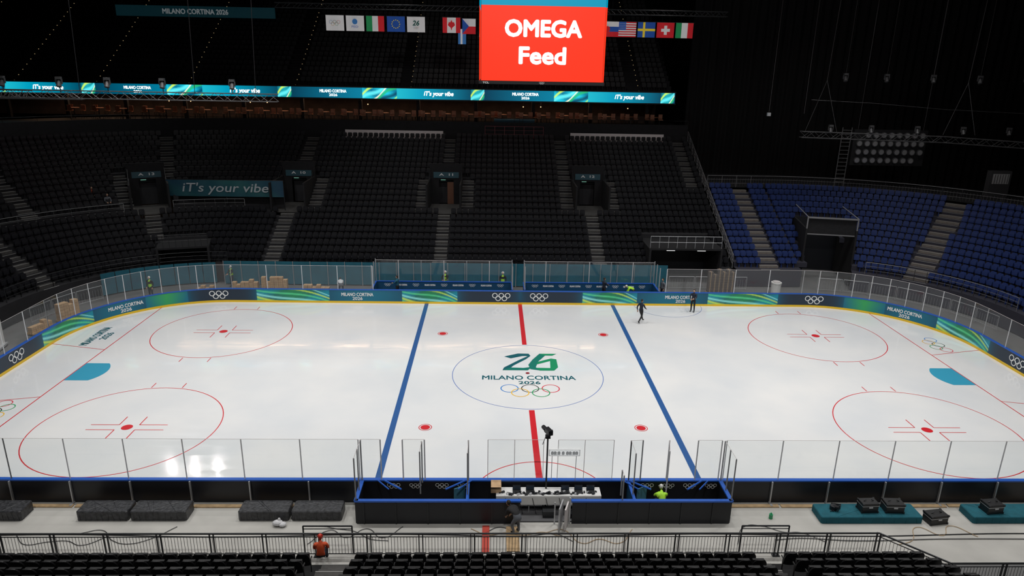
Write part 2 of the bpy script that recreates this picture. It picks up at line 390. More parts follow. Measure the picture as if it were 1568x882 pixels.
gw([(-2.3,-12.85),(-1.2,-12.85),(.0,-12.85)],1.08,2.95,LIGHTP,.012); gw([(.6,-12.85),(1.7,-12.85),(2.9,-12.85)],1.08,2.95,LIGHTP,.012)
gw([(3.1,YB),(3.1,-13.9)],1.08,2.2)
G.obj('box_glass',pb);P.obj('box_posts',pb)
tk=empty('timekeeper_station',pb); W=MB(); W.box((.2,-13.42,.86),(4.3,.62,.04),WHITE)
for x in (-1.8,-.6,1.0,2.2): 
    for y in (-13.2,-13.65): W.cyl((x,y,.06),(x,y,.84),.02,STEEL)
W.box((.2,-13.73,.66),(4.3,.02,.38),WHITE)
W.obj('timekeeper_table',tk)
W=MB()
for x in (-1.1,-.55,.9,1.45,1.95):
    W.box((x,-13.45,.895),(.34,.24,.02),DSTEEL); W.box((x,-13.31,1.0),(.34,.02,.22),BLACK); W.box((x,-13.322,1.0),(.3,.004,.18),mat('screen_off',(.05,.07,.1),.2))
random.seed(21)
for i in range(34):
    x=-1.75+i*.118+random.uniform(-.05,.05); W.box((x,-13.55+random.uniform(-.12,.1),.9+.01*(i%3)),(random.uniform(.04,.14),.08,.04+.03*(i%2)),[BLACK,DSTEEL,STEEL,BLACK][i%4],random.random())
for k in range(5): W.tube([(-1.5+k*.3,-13.5,.9),(-1+k*.3,-13.65,.89),(-.5+k*.4,-13.5,.9),(.5,-13.66,.89),(1.4,-13.55,.9)],.01,BLACK)
for k in range(7): x=-1.6+k*.55; W.tube([(x,-13.7,.88),(x+.05,-13.76,.7),(x+.12,-13.76,.4),(x+.2,-13.8,.08)],.012,BLACK)
W.box((.2,-13.9,.2),(.5,.3,.28),DSTEEL); W.box((1.1,-13.95,.16),(.4,.25,.2),BLACK)
W.obj('timing_equipment',tk)
W=MB(); W.box((-1.95,-13.35,1.03),(.42,.36,.3),CARD); W.box((-1.95,-13.12,1.18),(.42,.14,.01),CARD); W.box((-1.95,-13.55,1.19),(.42,.1,.01),CARD); W.obj('cardboard_box',tk)
W=MB(); W.box((.85,-12.95,2.42),(1.3,.06,.3),mat('display_grey_glow',(.62,.63,.63),.4,em=(.6,.62,.62),es=.3)); W.box((.85,-12.99,2.42),(1.2,.01,.22),mat('display_face_glow',(.72,.73,.74),.3,em=(.7,.72,.72),es=.6))  # casing and face emit a little to replace light missing on this side
W.text('88:8 8 88:88',TV(.85,-13.0,2.42),1.1,.15,mat('display_digit',(.2,.21,.23),.4),.03)
for x in (.35,1.35): W.cyl((x,-12.93,1.08),(x,-12.93,2.3),.014,STEEL)
W.obj('portable_clock_display',tk)
W=MB(); W.cyl((.12,-13.2,.06),(.12,-13.2,3.25),.035,DSTEEL,8); 
for a in (0,2.1,4.2): W.cyl((.12,-13.2,.5),(.12+.35*math.cos(a),-13.2+.3*math.sin(a),.07),.018,DSTEEL)
W.box((.12,-13.2,3.3),(.2,.2,.1),BLACK); W.box((.15,-13.1,3.48),(.2,.4,.2),BLACK,.4); W.cyl((.05,-12.95,3.48),(-.04,-12.72,3.48),.09,BLACK,10); W.box((.25,-13.3,3.55),(.1,.12,.18),BLACK); W.cyl((.02,-13.3,3.36),(-.12,-13.65,3.2),.015,DSTEEL)
W.obj('broadcast_camera_on_pole',tk)
# ------------------------------------------------------------ team benches far side
tbn=empty('team_bench_enclosure'); W=MB();G=MB();P=MB()
for x0,x1 in ((-11.3,-.6),(.35,10.7)):
    xm=(x0+x1)/2;w=x1-x0
    W.box((xm,14.9,.55),(w,.1,1.1),TEALD); W.box((xm,14.9,1.12),(w,.14,.06),CAPB)
    for x in (x0,x1): W.box((x,13.93,.55),(.1,1.9,1.1),TEALD); W.box((x,13.95,1.12),(.14,1.95,.06),CAPB)
    W.box((xm,14.45,.5),(w-.6,.35,.06),mat('bench_top_blue',(.02,.08,.3),.5)); W.box((xm,13.95,.05),(w-.2,1.75,.1),TEALD)
    for i in range(7): W.box((x0+.6+i*(w-1.2)/6,14.45,.28),(.07,.3,.38),DSTEEL)
    for i in range(9):
        x=x0+.9+i*(w-1.8)/8
        if i%2: W.text('MILANO CORTINA',TV(x,14.84,.84),.85,.14,WTXT,.05)
        else: W.olympic(TV(x,14.84,.84),.5,WTXT,.12)
    n=6
    for i in range(n):
        a=x0+i*w/n;b=x0+(i+1)*w/n
        G.quad([(a,14.9,1.14),(b,14.9,1.14),(b,14.9,2.85),(a,14.9,2.85)],GLASS); P.cyl((a,14.9,2.85),(b,14.9,2.85),.012,LIGHTP,4)
        P.cyl((a,14.9,1.1),(a,14.9,2.85),.03,LIGHTP if i%2 else MSTEEL)
    for x in (x0,x1):
        for y in (12.98,14,14.9): P.cyl((x,y,1.1),(x,y,2.95),.035,MSTEEL)
        G.quad([(x,12.98,1.14),(x,14.9,1.14),(x,14.9,2.9),(x,12.98,2.9)],GLASS)
W.obj('bench_boards',tbn);G.obj('bench_glass',tbn);P.obj('bench_posts',tbn)
W=MB()
for i in range(26):
    x0=-24+i*1.4
    if x0>11: break
    W.box((x0+.7,17.3,1.0),(1.36,.05,1.9),TEALF); W.cyl((x0,17.2,0),(x0,17.2,2.0),.03,STEEL)
for i in range(8):
    a=.12+i*.1; x=-24-10.6*math.sin(a);y=7+10.6*math.cos(a); W.box((x,y,.9),(1.0,.05,1.7),TEALF,a)
W.obj('teal_fabric_hoarding')
# ------------------------------------------------------------ stands
R0,Z0,RUN,RISE=11.,1.5,.8,.4
def zr(r): return Z0+RISE*math.floor((r-R0)/RUN+1e-6)
def path(xa,xb,arc0,arc1,side,ys,brk=()):
    out=[]
    xs=sorted(set([round(v,3) for v in list(np.arange(min(xa,xb),max(xa,xb)+.001,1.0))+[xa,xb]+list(brk)]),reverse=(side<0))
    for x in xs: out.append((x,7.,0.,1.))
    if arc1>arc0:
        for a in np.linspace(arc0,arc1,int((arc1-arc0)/.06)+1)[1:]: out.append((24.*side,7.,side*math.sin(a),math.cos(a)))
    if ys is not None:
        for y in np.arange(6,ys,-1): out.append((24.*side,float(y),float(side),0.))
    return out
def inside(x,y,bl):
    for ox,oy,dx,dy,hw,r0,r1 in bl:
        al=(x-ox)*dx+(y-oy)*dy; pe=abs((x-ox)*dy-(y-oy)*dx)
        if pe<hw and r0<al<r1: return True
    return False
def strips(W,pth,rows,m,holes,r0=R0,z0=Z0,run=RUN,rise=RISE):
    for i in range(rows):
        ra=r0+i*run;rb=ra+run;z=z0+i*rise
        for p,q in zip(pth[:-1],pth[1:]):
            A_=lambda s,r:(s[0]+s[2]*r,s[1]+s[3]*r)
            cx=(A_(p,ra+.4)[0]+A_(q,ra+.4)[0])/2; cy=(A_(p,ra+.4)[1]+A_(q,ra+.4)[1])/2
            if inside(cx,cy,holes): continue
            a,b,c,d=A_(p,ra),A_(q,ra),A_(q,rb),A_(p,rb)
            W.quad([(*a,z),(*b,z),(*c,z),(*d,z)],m)
            zb=z-rise if (i>0) else 0.
            W.quad([(*a,zb),(*b,zb),(*b,z),(*a,z)],m)
def seat_template():
    V=[];F=[]
    def ext(prof,y0,y1,tilt=0.):
        b=len(V);n=len(prof)
        for y in (y0,y1):
            for x,z in prof: V.append((x,y+tilt*z,z))
        F.append([b+i for i in range(n)]);F.append([b+n+i for i in range(n)][::-1])
        for i in range(n): j=(i+1)%n; F.append([b+i,b+n+i,b+n+j,b+j])
    ext([(-.22,.4),(.22,.4),(.23,.72),(.17,.84),(-.17,.84),(-.23,.72)],.12,.17,.12)
    ext([(-.2,.4),(.2,.4),(.21,.7),(.15,.76),(-.15,.76),(-.21,.7)],.0,.07,.05)
    ext([(-.04,.0),(.04,.0),(.04,.42),(-.04,.42)],.1,.2)
    return np.array(V),F
ST=seat_template()
def seats_obj(name,L,m,tmpl=ST,parent=None,smooth=False):
    V,F=tmpl;n=len(V);L=np.array(L)
    c=np.cos(L[:,3])[:,None];s=np.sin(L[:,3])[:,None]
    X=L[:,0:1]+V[None,:,0]*c-V[None,:,1]*s; Y=L[:,1:2]+V[None,:,0]*s+V[None,:,1]*c; Z=L[:,2:3]+V[None,:,2]+0*c
    VV=np.stack([X,Y,Z],-1).reshape(-1,3)
    FF=[[k*n+i for i in f] for k in range(len(L)) for f in F]
    me=bpy.data.meshes.new(name); me.from_pydata(VV.tolist(),[],FF); me.materials.append(m); me.update()
    o=bpy.data.objects.new(name,me); bpy.context.collection.objects.link(o)
    if parent: o.parent=parent
    return o
def seat_rows(i0,i1,xa,xb,arc,side,ys,bl,r0=R0,z0=Z0,run=RUN,rise=RISE,sp=.53):
    L=[]
    for i in range(i0,i1):
        r=r0+i*run+.5;z=z0+i*rise
        for x in np.arange(min(xa,xb)+.3,max(xa,xb)-.2,sp): L.append((x,7+r,z,0.))
        if arc:
            for a in np.arange(arc[0]+.01,arc[1],sp/r): L.append((24*side+side*math.sin(a)*r,7+math.cos(a)*r,z,-side*a))
        if ys is not None:
            for y in np.arange(6.8,ys,-sp): L.append((24*side+side*r,y,z,-side*math.pi/2))
    return [p for p in L if not inside(p[0],p[1],bl)]
def ad(a,side): return (24.*side,7.,side*math.sin(a),math.cos(a))
stand=empty('black_seating_stand')
voms=[(-20.5,7,0,1),(-6.6,7,0,1),(6.9,7,0,1),ad(.46,-1),ad(1.25,-1)]
vhole=[v+(1.5,17.4,21.8) for v in voms]
port=[(14.,7,0,1)+(3.0,0,15.0)]; port2=[ad(.3,-1)+(1.9,0,14.)]
stairs=[(-20.5,7,0,1,.65,11,17.4),(-6.6,7,0,1,.65,11,17.4),(6.9,7,0,1,.65,11,17.4),ad(.46,-1)+(.65,14,17.4),ad(1.18,-1)+(.65,11,18),
 (-20.5,7,0,1,.65,22.2,28.6),(-6.6,7,0,1,.65,22.2,28.6),(4.7,7,0,1,.65,17.4,28.6),(16.9,7,0,1,.65,21,28.6),
 (-18.3,7,0,1,.6,17.4,21.8),(-8.7,7,0,1,.6,17.4,21.8),(-4.5,7,0,1,.6,17.4,21.8),(9.0,7,0,1,.6,17.4,21.8),ad(.38,-1)+(.65,21.8,28.6),ad(.56,-1)+(.6,17.4,23),
 ad(.95,-1)+(.65,18,28.6),(-24.,-4,-1,0,.65,11,28.6)]
bann=[(-26.2,7,0,1,3.9,17.4,20.6)]
brk=[]
for v in (-20.5,-6.6,6.9): brk+=[v-1.5,v+1.5]
brk+=[11.,17.]
bp=path(18,-24,0,math.pi/2,-1,-24,brk)
W=MB(); strips(W,bp,22,TREAD,vhole+port+port2)
rt=R0+22*RUN; zt=Z0+22*RISE
for p,q in zip(bp[:-1],bp[1:]):
    A_=lambda s,r:(s[0]+s[2]*r,s[1]+s[3]*r)
    a,b=A_(p,rt),A_(q,rt);c,d=A_(q,rt+9),A_(p,rt+9)
    W.quad([(*a,zt-.4),(*b,zt-.4),(*b,11.9),(*a,11.9)],DARK); W.quad([(*a,11.5),(*b,11.5),(*c,11.5),(*d,11.5)],DARK)
for i in range(22):
    y0=18+i*.8; z=1.5+i*.4; W.quad([(18,y0,0),(18,y0+.8,0),(18,y0+.8,z),(18,y0,z)],DARK)
W.obj('lower_stand_terrace',stand)
blk=vhole+port+port2+stairs+bann+[v+(2.0,17.4,22.2) for v in voms]
L=seat_rows(0,22,18,-24,(0,math.pi/2),-1,-24,blk)
L=[p for p in L if not ((p[0]<-22) and 17.2<math.hypot(p[0]+24,p[1]-7)<18.3 and p[1]>7)]
seats_obj('black_stadium_seating',L,SEATB,parent=stand)
W=MB()
def stair(W,st,m,nose,r0b=R0,z0b=Z0,hw=None,run=RUN,rise=RISE):
    ox,oy,dx,dy,h,ra,rb=st; h=hw or h
    rz=math.atan2(dy,dx); i=max(0,int(round((ra-r0b)/run)))
    while r0b+i*run<rb-.1:
        r=r0b+i*run; z=z0b+i*rise
        W.box((ox+dx*(r+.6),oy+dy*(r+.6),z+rise/4),(.4,2*h-.1,rise/2),m,rz)
        W.box((ox+dx*(r+.42),oy+dy*(r+.42),z+rise/2+.008),(.05,2*h-.1,.016),nose,rz)
        W.box((ox+dx*(r+.02),oy+dy*(r+.02),z+.008),(.05,2*h-.1,.016),nose,rz)
        i+=1
for s_ in stairs: stair(W,s_,STEP,NOSE)
W.obj('stand_aisle_stairs',stand)
for k,v in enumerate(voms):
    W=MB(); ox,oy,dx,dy=v; rz=math.atan2(dy,dx)-math.pi/2
    def Lc(a,r,z): return (ox+dx*r+dy*a, oy+dy*r-dx*a, z)
    W.box(Lc(0,19.6,4.6),(3.0,4.4,.1),STEP,rz)
    for sgn in (-1,1):
        W.box(Lc(sgn*1.5,19.6,5.9),(.14,4.4,2.6),DARK,rz); 
        for rr in (17.5,18.9,20.3,21.7): W.cyl(Lc(sgn*1.5,rr,6.0),Lc(sgn*1.5,rr,zr(rr)+1.3),.025,DSTEEL)
        W.cyl(Lc(sgn*1.5,17.5,5.9),Lc(sgn*1.5,21.7,8.0),.03,DSTEEL)
    W.box(Lc(0,21.8,7.75),(3.1,.12,1.5),DARK,rz)
    W.box(Lc(-1.1,21.8,5.8),(.8,.12,2.4),DARK,rz); W.box(Lc(1.1,21.8,5.8),(.8,.12,2.4),DARK,rz)
    W.box(Lc(0,22.6,5.8),(1.5,.05,2.4),mat('vom_inner',(.03,.03,.035),.8),rz)
    W.box(Lc(0,21.7,7.45),(2.4,.05,.55),mat('vom_sign',(.03,.09,.12),.5),rz)
    M=TV(*Lc(0,21.66,7.5),rz)
    W.text('A  1%d'%k,M,1.3,.22,WTXT,.04)
    if k==1: W.box(Lc(.45,21.9,5.7),(.7,.05,2.1),mat('vom_door_brown',(.16,.07,.04),.6),rz)
    W.box(Lc(-.3,21.9,7.0),(.45,.04,.1),mat('exit_sign',(.1,.5,.3),.5,em=(.4,.9,.7),es=.8),rz)
    W.obj('vomitory_entrance',stand)
for (ox,oy,dx,dy,hw,_,r1) in port+port2:
    W=MB(); rz=math.atan2(dy,dx)-math.pi/2
    def Lc(a,r,z): return (ox+dx*r+dy*a, oy+dy*r-dx*a, z)
    r1=round(r1-.2,1)
    zt2=zr(r1)+.1 if r1>14 else 3.0
    RM=STEEL if ox>0 else DSTEEL
    W.box(Lc(0,(11.1+r1)/2,zt2-.08),(2*hw+.2,r1-11.1,.16),DARK,rz)
    for sgn in (-1,1): W.box(Lc(sgn*hw,(11+r1)/2,zt2/2-.08),(.16,r1-11,zt2),DARK,rz)
    W.box(Lc(0,r1+.1,zt2/2),(2*hw,.1,zt2),BLACK,rz)
    for j in range(9):
        a=-hw+j*hw/4; W.cyl(Lc(a,11.2,zt2),Lc(a,11.2,zt2+1),.018,RM)
    for h in (.5,1.0): W.cyl(Lc(-hw,11.2,zt2+h),Lc(hw,11.2,zt2+h),.02,RM)
    if ox>0:
        for q in (-1.2,1.4): W.box(Lc(q,11.4,zt2-.25),(.7,.05,.04),mat('portal_lamp',(1,1,1),.5,em=(1,1,1),es=1.2),rz)
    W.obj('ground_level_portal',stand)
def rail(name,pts,h=1.0,post=1.5,bars=0.,m=DSTEEL,pr=.025,mids=(.35,.68),W=None,parent=None):
    own=W is None
    if own: W=MB()
    for a,b in zip(pts[:-1],pts[1:]):
        a=Vector(a);b=Vector(b);L_=(b-a).length;n=max(1,round(L_/post))
        W.cyl(a+Vector((0,0,h)),b+Vector((0,0,h)),pr,m,6)
        for k in mids: W.cyl(a+Vector((0,0,k*h)),b+Vector((0,0,k*h)),pr*.6,m,5)
        for i in range(n+1): p=a.lerp(b,i/n); W.cyl(p,p+Vector((0,0,h)),pr,m,6)
        if bars>0:
            k=int(L_/bars)
            for i in range(k): p=a.lerp(b,(i+.5)/k); W.cyl(p+Vector((0,0,.12*h)),p+Vector((0,0,.8*h)),.006,m,4)
    if own: return W.obj(name,parent)
W=MB()
rail('',[(18,18,1.6),(18,35.4,10.2)],1.1,1.2,0,mat('rail_grey',(.22,.22,.23),.5,.3),.03,(.3,.55,.8),W=W)
for s0,s1 in ((.02,.36),(.58,1.1)):
    P_=[(-24-17.5*math.sin(a),7+17.5*math.cos(a),4.7) for a in np.linspace(s0,s1,8)]; rail('',P_,1.0,1.2,0,MSTEEL,.018,W=W)
P_=[(-24-11.2*math.sin(a),7+11.2*math.cos(a),1.5) for a in np.linspace(0,1.5,14)]; rail('',P_,1.0,1.2,0,DSTEEL,.025,W=W)
rail('',[(-3,35.4,10.3),(3,35.4,10.3)],1.2,1.0,0,mat('rail_red_lit',(.2,.05,.06),.5),.03,W=W)  # red light falling on this railing is put into its colour
W.box((0,36.2,12.0),(4.2,.3,.4),mat('teal_counter',(.02,.12,.18),.5))
rail('',[(-24,35.7,11.6),(18,35.7,11.6)],.7,3.0,0,DSTEEL,.02,(),W=W)
P_=[(-24-28.7*math.sin(a),7+28.7*math.cos(a),11.6) for a in np.linspace(0,1.4,16)]; rail('',P_,.7,3,0,DSTEEL,.02,(),W=W)
W.obj('stand_handrails',stand)
BAN=vcmat('banner_print',.6)
bn=empty('its_your_vibe_banner',stand)
gridobj('banner_cloth',60,6,lambda u,v:(-31.2+u*10.3,24.75+.02*math.sin(u*40),5.85+v*1.45),lambda u,v:lerp(lerp((.01,.05,.1),(.012,.085,.11),math.sin(u*3.1)),(.03,.16,.13),max(0,math.sin(9*u+3*v))*.3),BAN,bn)
W=MB(); W.text("iT's your vibe",TV(-26,24.68,6.55),7.6,1.05,mat('banner_letters',(.42,.47,.5),.6),.01,.2)
for x in (-31.2,-26,-20.9): W.cyl((x,24.85,4.4),(x,24.85,7.3),.04,DSTEEL)
W.cyl((-31.2,24.85,7.3),(-20.9,24.85,7.3),.03,DSTEEL); W.box((-26.1,25.4,5.9),(10,.1,2.2),DARK)
W.obj('banner_letters_and_frame',bn)
PD=mat('pale_desk_front',(.8,.74,.74),.6)
for x0,x1 in ((-17.3,-7.3),(5.8,15.5)):
    W=MB(); W.box(((x0+x1)/2,35.5,10.5),(x1-x0,.06,.85),PD); W.box(((x0+x1)/2,35.75,10.95),(x1-x0,.5,.05),DARK)
    for i in range(9): W.box((x0+.05+i*(x1-x0-.1)/8,35.6,10.4),(.06,.2,.9),DSTEEL)
    W.obj('commentary_desk',stand)
# ------------------------------------------------------------ blue corner stand
bst=empty('blue_seating_stand')
bl_st=[(21.3,7,0,1,.85,11,21.4),ad(.78,1)+(.95,11,21.4)]
PA=.2; bl_port=[ad(PA,1)+(2.0,0,17.2)]
pb2=path(18.4,24,0,math.pi/2,1,-20)
W=MB(); strips(W,pb2,13,TREADB,bl_port)
zt=Z0+13*RISE;rt=R0+13*RUN
for p,q in zip(pb2[:-1],pb2[1:]):
    A_=lambda s,r:(s[0]+s[2]*r,s[1]+s[3]*r)
    a,b=A_(p,rt),A_(q,rt);c,d=A_(q,rt+9),A_(p,rt+9)
    W.quad([(*a,zt),(*b,zt),(*c,zt),(*d,zt)],DARK)
W.obj('blue_stand_deck',bst)
L=seat_rows(0,13,18.5,24,(0,math.pi/2),1,-20,bl_st+[ad(PA,1)+(2.2,0,17.3)],sp=.52)
seats_obj('blue_stadium_seating',L,SEATBL,parent=bst)
W=MB()
for s_ in bl_st: stair(W,s_,STEPW,NOSE)
W.obj('blue_stand_stairs',bst)
W=MB(); ox,oy,dx,dy=ad(PA,1); rz=math.atan2(dy,dx)-math.pi/2; PFM=mat('portal_frame',(.2,.2,.21),.5)
def Lc(a,r,z): return (ox+dx*r+dy*a, oy+dy*r-dx*a, z)
for sgn in (-1,1):
    W.box(Lc(sgn*2.0,14.6,2.4),(.14,5.2,4.8),DARK,rz); W.box(Lc(sgn*2.0,12.1,2.9),(.1,.1,5.8),PFM,rz)
    W.cyl(Lc(sgn*2.0,12.1,5.8),Lc(sgn*2.0,17.2,5.9),.04,STEEL)
W.box(Lc(0,12.1,5.75),(4.1,.12,.12),PFM,rz); W.box(Lc(0,17.1,2.4),(4.0,.1,4.9),BLACK,rz); W.box(Lc(0,12.4,4.3),(3.9,.3,.1),PFM,rz)
W.box(Lc(0,12.3,5.0),(3.9,.05,1.3),DARK,rz)
W.obj('blue_stand_tunnel',bst)
W=MB(); RG=mat('rail_grey',(.22,.22,.23),.5,.3)
P_=[(18.4,28.5,6.7)]+[(24+21.5*math.sin(a),7+21.5*math.cos(a),6.7) for a in np.linspace(0,1.5,22)]; rail('',P_,1.1,1.4,.25,RG,.025,W=W)
P_=[(24+11.1*math.sin(a),7+11.1*math.cos(a),1.5) for a in np.linspace(.45,1.5,14)]; rail('',P_,1.0,1.2,0,RG,.025,W=W)
W.obj('blue_stand_railing',bst)
W=MB()
for x in (31.3,32.2): W.cyl((x,29.6,6.72),(x,29.6,12.4),.04,RG)
for i in range(14): W.cyl((31.3,29.6,7.2+i*.38),(32.2,29.6,7.2+i*.38),.025,RG,4)
W.obj('access_ladder',bst)
W=MB(); W.box((44.2,25.0,7.9),(1.9,.6,2.4),mat('cabinet_grey',(.07,.07,.075),.5)); W.box((44.2,24.68,8.4),(1.5,.05,.9),mat('cabinet_face',(.5,.5,.51),.5))
for i in range(6): W.box((43.6+i*.24,24.62,8.4),(.03,.02,.8),DSTEEL)
W.obj('equipment_cabinet',bst)
W=MB(); prev=None; DR=mat('black_drape',(.005,.0045,.005),.9)
n=260
for i in range(n+1):
    x=18.2+45*i/n; y=37.9+.2*math.sin(i*1.15)+.08*math.sin(i*.47)
    if prev: W.quad([(prev[0],prev[1],0),(x,y,0),(x,y,CT),(prev[0],prev[1],CT)],DR)
    prev=(x,y)
W.obj('black_drape_curtain',smooth=True)
# ------------------------------------------------------------ lounge, ribbon, upper tier
up=empty('upper_stand_and_lounge')
W=MB()
W.box((-22,34.6,14.65),(76,.9,1.2),DARK)
W.box((-22,39.5,14.2),(76,10,.3),DARK)
W.box((-22,42.5,12.9),(76,.3,2.8),mat('lounge_back_wall',(.05,.035,.03),.8,noise=.3,nscale=1.5))
for x in np.arange(-58,16,6): W.box((x,37.5,12.8),(.35,.35,2.6),DARK)
W.obj('lounge_gallery',up)
W=MB(); LW=mat('lounge_wood',(.35,.14,.07),.5); LB=mat('lamp_warm',(1,.6,.3),.5,em=(1,.55,.25),es=3)
x=-45.
random.seed(5)
while x<15.5:
    y=36.5+random.uniform(0,.4)
    W.cyl((x,y,11.52),(x,y,12.55),.05,DSTEEL); W.cyl((x,y,12.55),(x,y,12.6),.5,LW,14)
    for a in (.3,2.4,4.4):
        cx,cy=x+.8*math.cos(a),y+.6*math.sin(a)
        W.box((cx,cy,12.3),(.42,.42,.08),LW); W.box((cx,cy+.2,12.6),(.42,.06,.5),LW)
        for q in (-.17,.17):
            for q2 in (-.17,.17): W.cyl((cx+q,cy+q2,11.52),(cx+q,cy+q2,12.3),.02,DSTEEL,4)
    if random.random()<.3: W.cyl((x,y+1,14.05),(x,y+1,13.4),.01,DSTEEL,4); W.sph((x,y+1,13.35),.05,LB,8,5)
    x+=random.uniform(1.7,2.6)
W.obj('lounge_tables_and_chairs',up)
LEDM=vcmat('led_ribbon_emission',.4,1.25)
led=empty('led_ribbon_display',up)
def ledcol(u,v):
    X=-60+76*u; t=((X+60)%19)/19
    def streaks(k,c,ph):
        for q,(col,w_) in enumerate((((.6,.9,.08),.16),((.12,.8,.85),.22),((.95,1.,.65),.1),((.02,.45,.15),.2),((.0,.04,.1),.25),((.4,.85,.1),.12))):
            d=v-(1.9*k+ph-.45*q+.22*math.sin(7*k+q)+.3*k*k)
            if abs(d)<w_: c=lerp(c,col,.95*(1-abs(d)/w_)**.5)
        return c
    if t<.36: return lerp((.0,.04,.08),(.0,.17,.28),t/.36)
    if t<.54:
        k=(t-.36)/.18; c=lerp((.0,.17,.28),(.01,.5,.65),.5+.5*math.sin(9*k+3*v)); return streaks(k,c,.35)
    if t<.66:
        k=(t-.54)/.12; return lerp((.01,.4,.5),(.0,.28,.42),k)
    if t<.92: k=(t-.66)/.26; return lerp((.0,.28,.42),(.0,.06,.11),k)
    k=(t-.92)/.08; return streaks(k*.7,lerp((.0,.06,.11),(.01,.35,.4),math.sin(3.14*k)),.2) if 0.05<k<.95 else (.0,.05,.1)
gridobj('led_surface',1300,14,lambda u,v:(-60+76*u,34.05,14.12+1.0*v),ledcol,LEDM,led)
W=MB(); WE=mat('led_white_text',(1,1,1),.5,em=(.9,1,1),es=1.1)
for i in range(4):
    X=-60+19*i
    W.text('MILANO CORTINA',TV(X+4,34.02,14.77),2.6,.28,WE,.05); W.text('2026',TV(X+4,34.02,14.4),.8,.24,WE,.05)
    W.text("iT's your vibe",TV(X+14.4,34.02,14.62),2.9,.55,WE,.04,.2)
W.box((-22,34.1,14.06),(76.2,.12,.08),BLACK); W.box((-22,34.1,15.17),(76.2,.12,.08),BLACK)
W.obj('led_text_and_frame',led)
W=MB(); US=[]
ust=[-58,-50,-42,-33,-22.5,-11,1.5,12]
for i in range(20):
    y=35.2+.8*i; z=15.2+.5*i
    W.box((-22,y+.4,z-.3),(76,.8,.6),TREAD)
    for x in np.arange(-60,15.7,.53):
        if min(abs(x-s) for s in ust)>.7: US.append((x,y+.5,z,0.))
for s_ in ust:
    for i in range(20): 
        y=35.2+.8*i; z=15.2+.5*i
        W.box((s_,y+.6,z+.12),(1.2,.4,.25),TREAD)
        W.box((s_+.55,y+.02,z+.03),(.05,.05,.04),mat('step_light',(.8,.7,.3),.5,em=(1,.72,.35),es=.6))
W.obj('upper_stand_terrace',up)
seats_obj('upper_stadium_seating',US,SEATB,parent=up)
W=MB(); W.box((-34.5,44.2,22.4),(17,.2,1.1),mat('dim_banner_glow',(.01,.05,.06),.6,em=(.01,.06,.08),es=.15))  # slight emission on panel and letters stands in for light on the sign
for x in (-42.5,-34.5,-26.5): W.cyl((x,44.3,22.9),(x,44.3,CT),.03,DSTEEL)
W.text('MILANO CORTINA 2026',TV(-34.5,44.05,22.4),7,.5,mat('dim_letters_glow',(.35,.37,.38),.6,em=(.5,.55,.57),es=.18),.04); W.obj('milano_cortina_fascia_sign',up)
# ------------------------------------------------------------ scoreboard
sb=empty('centre_hung_scoreboard'); W=MB()
RE=mat('screen_red',(0,0,0),.4,em=(1.0,.04,.012),es=1.0); TE=mat('screen_teal',(0,0,0),.4,em=(.0,.32,.5),es=1.0)
WH=mat('screen_white',(0,0,0),.4,em=(1,1,1),es=1.1); FR=mat('scoreboard_frame',(.015,.015,.017),.5)
cx0=.12
W.box((cx0,0,18.8),(5.9,5.9,4.3),FR)
for k in range(4):
    M=Matrix.Translation((cx0,0,-.16))@Matrix.Rotation(k*math.pi/2,4,'Z')
    def V_(x,y,z): return tuple(M@Vector((x,y,z)))
    W.quad([V_(-2.93,-3.02,17.0),V_(2.93,-3.02,17.0),V_(2.93,-3.02,20.4),V_(-2.93,-3.02,20.4)],RE)
    W.quad([V_(-2.93,-3.02,20.4),V_(2.93,-3.02,20.4),V_(2.93,-3.02,21.0),V_(-2.93,-3.02,21.0)],TE)
    W.box((0,0,0),(6.0,.12,.14),FR,M=M@Matrix.Translation((0,-2.98,16.92)))
    Mt=M@Matrix.Translation((0,-3.04,0))@Matrix.Rotation(math.pi/2,4,'X')
    W.text('OMEGA',Mt@Matrix.Translation((0.02,19.4,0)),3.6,.72,WH,.06); W.text('Feed',Mt@Matrix.Translation((0,18.18,0)),2.2,.74,WH,.055)
    W.text('TCL',Mt@Matrix.Translation((-2.7,16.91,.03)),.3,.08,WTXT,.05)
    W.olympic(Mt@Matrix.Translation((0,16.92,.03)),.25,WTXT,.1)
for x in (-2.6,2.8):
    for y in (-2.7,2.7): W.cyl((x,y,21),(x,y,CT),.05,DSTEEL)
W.box((cx0,0,21.2),(5.5,5.5,.5),FR)
W.obj('scoreboard_body',sb)
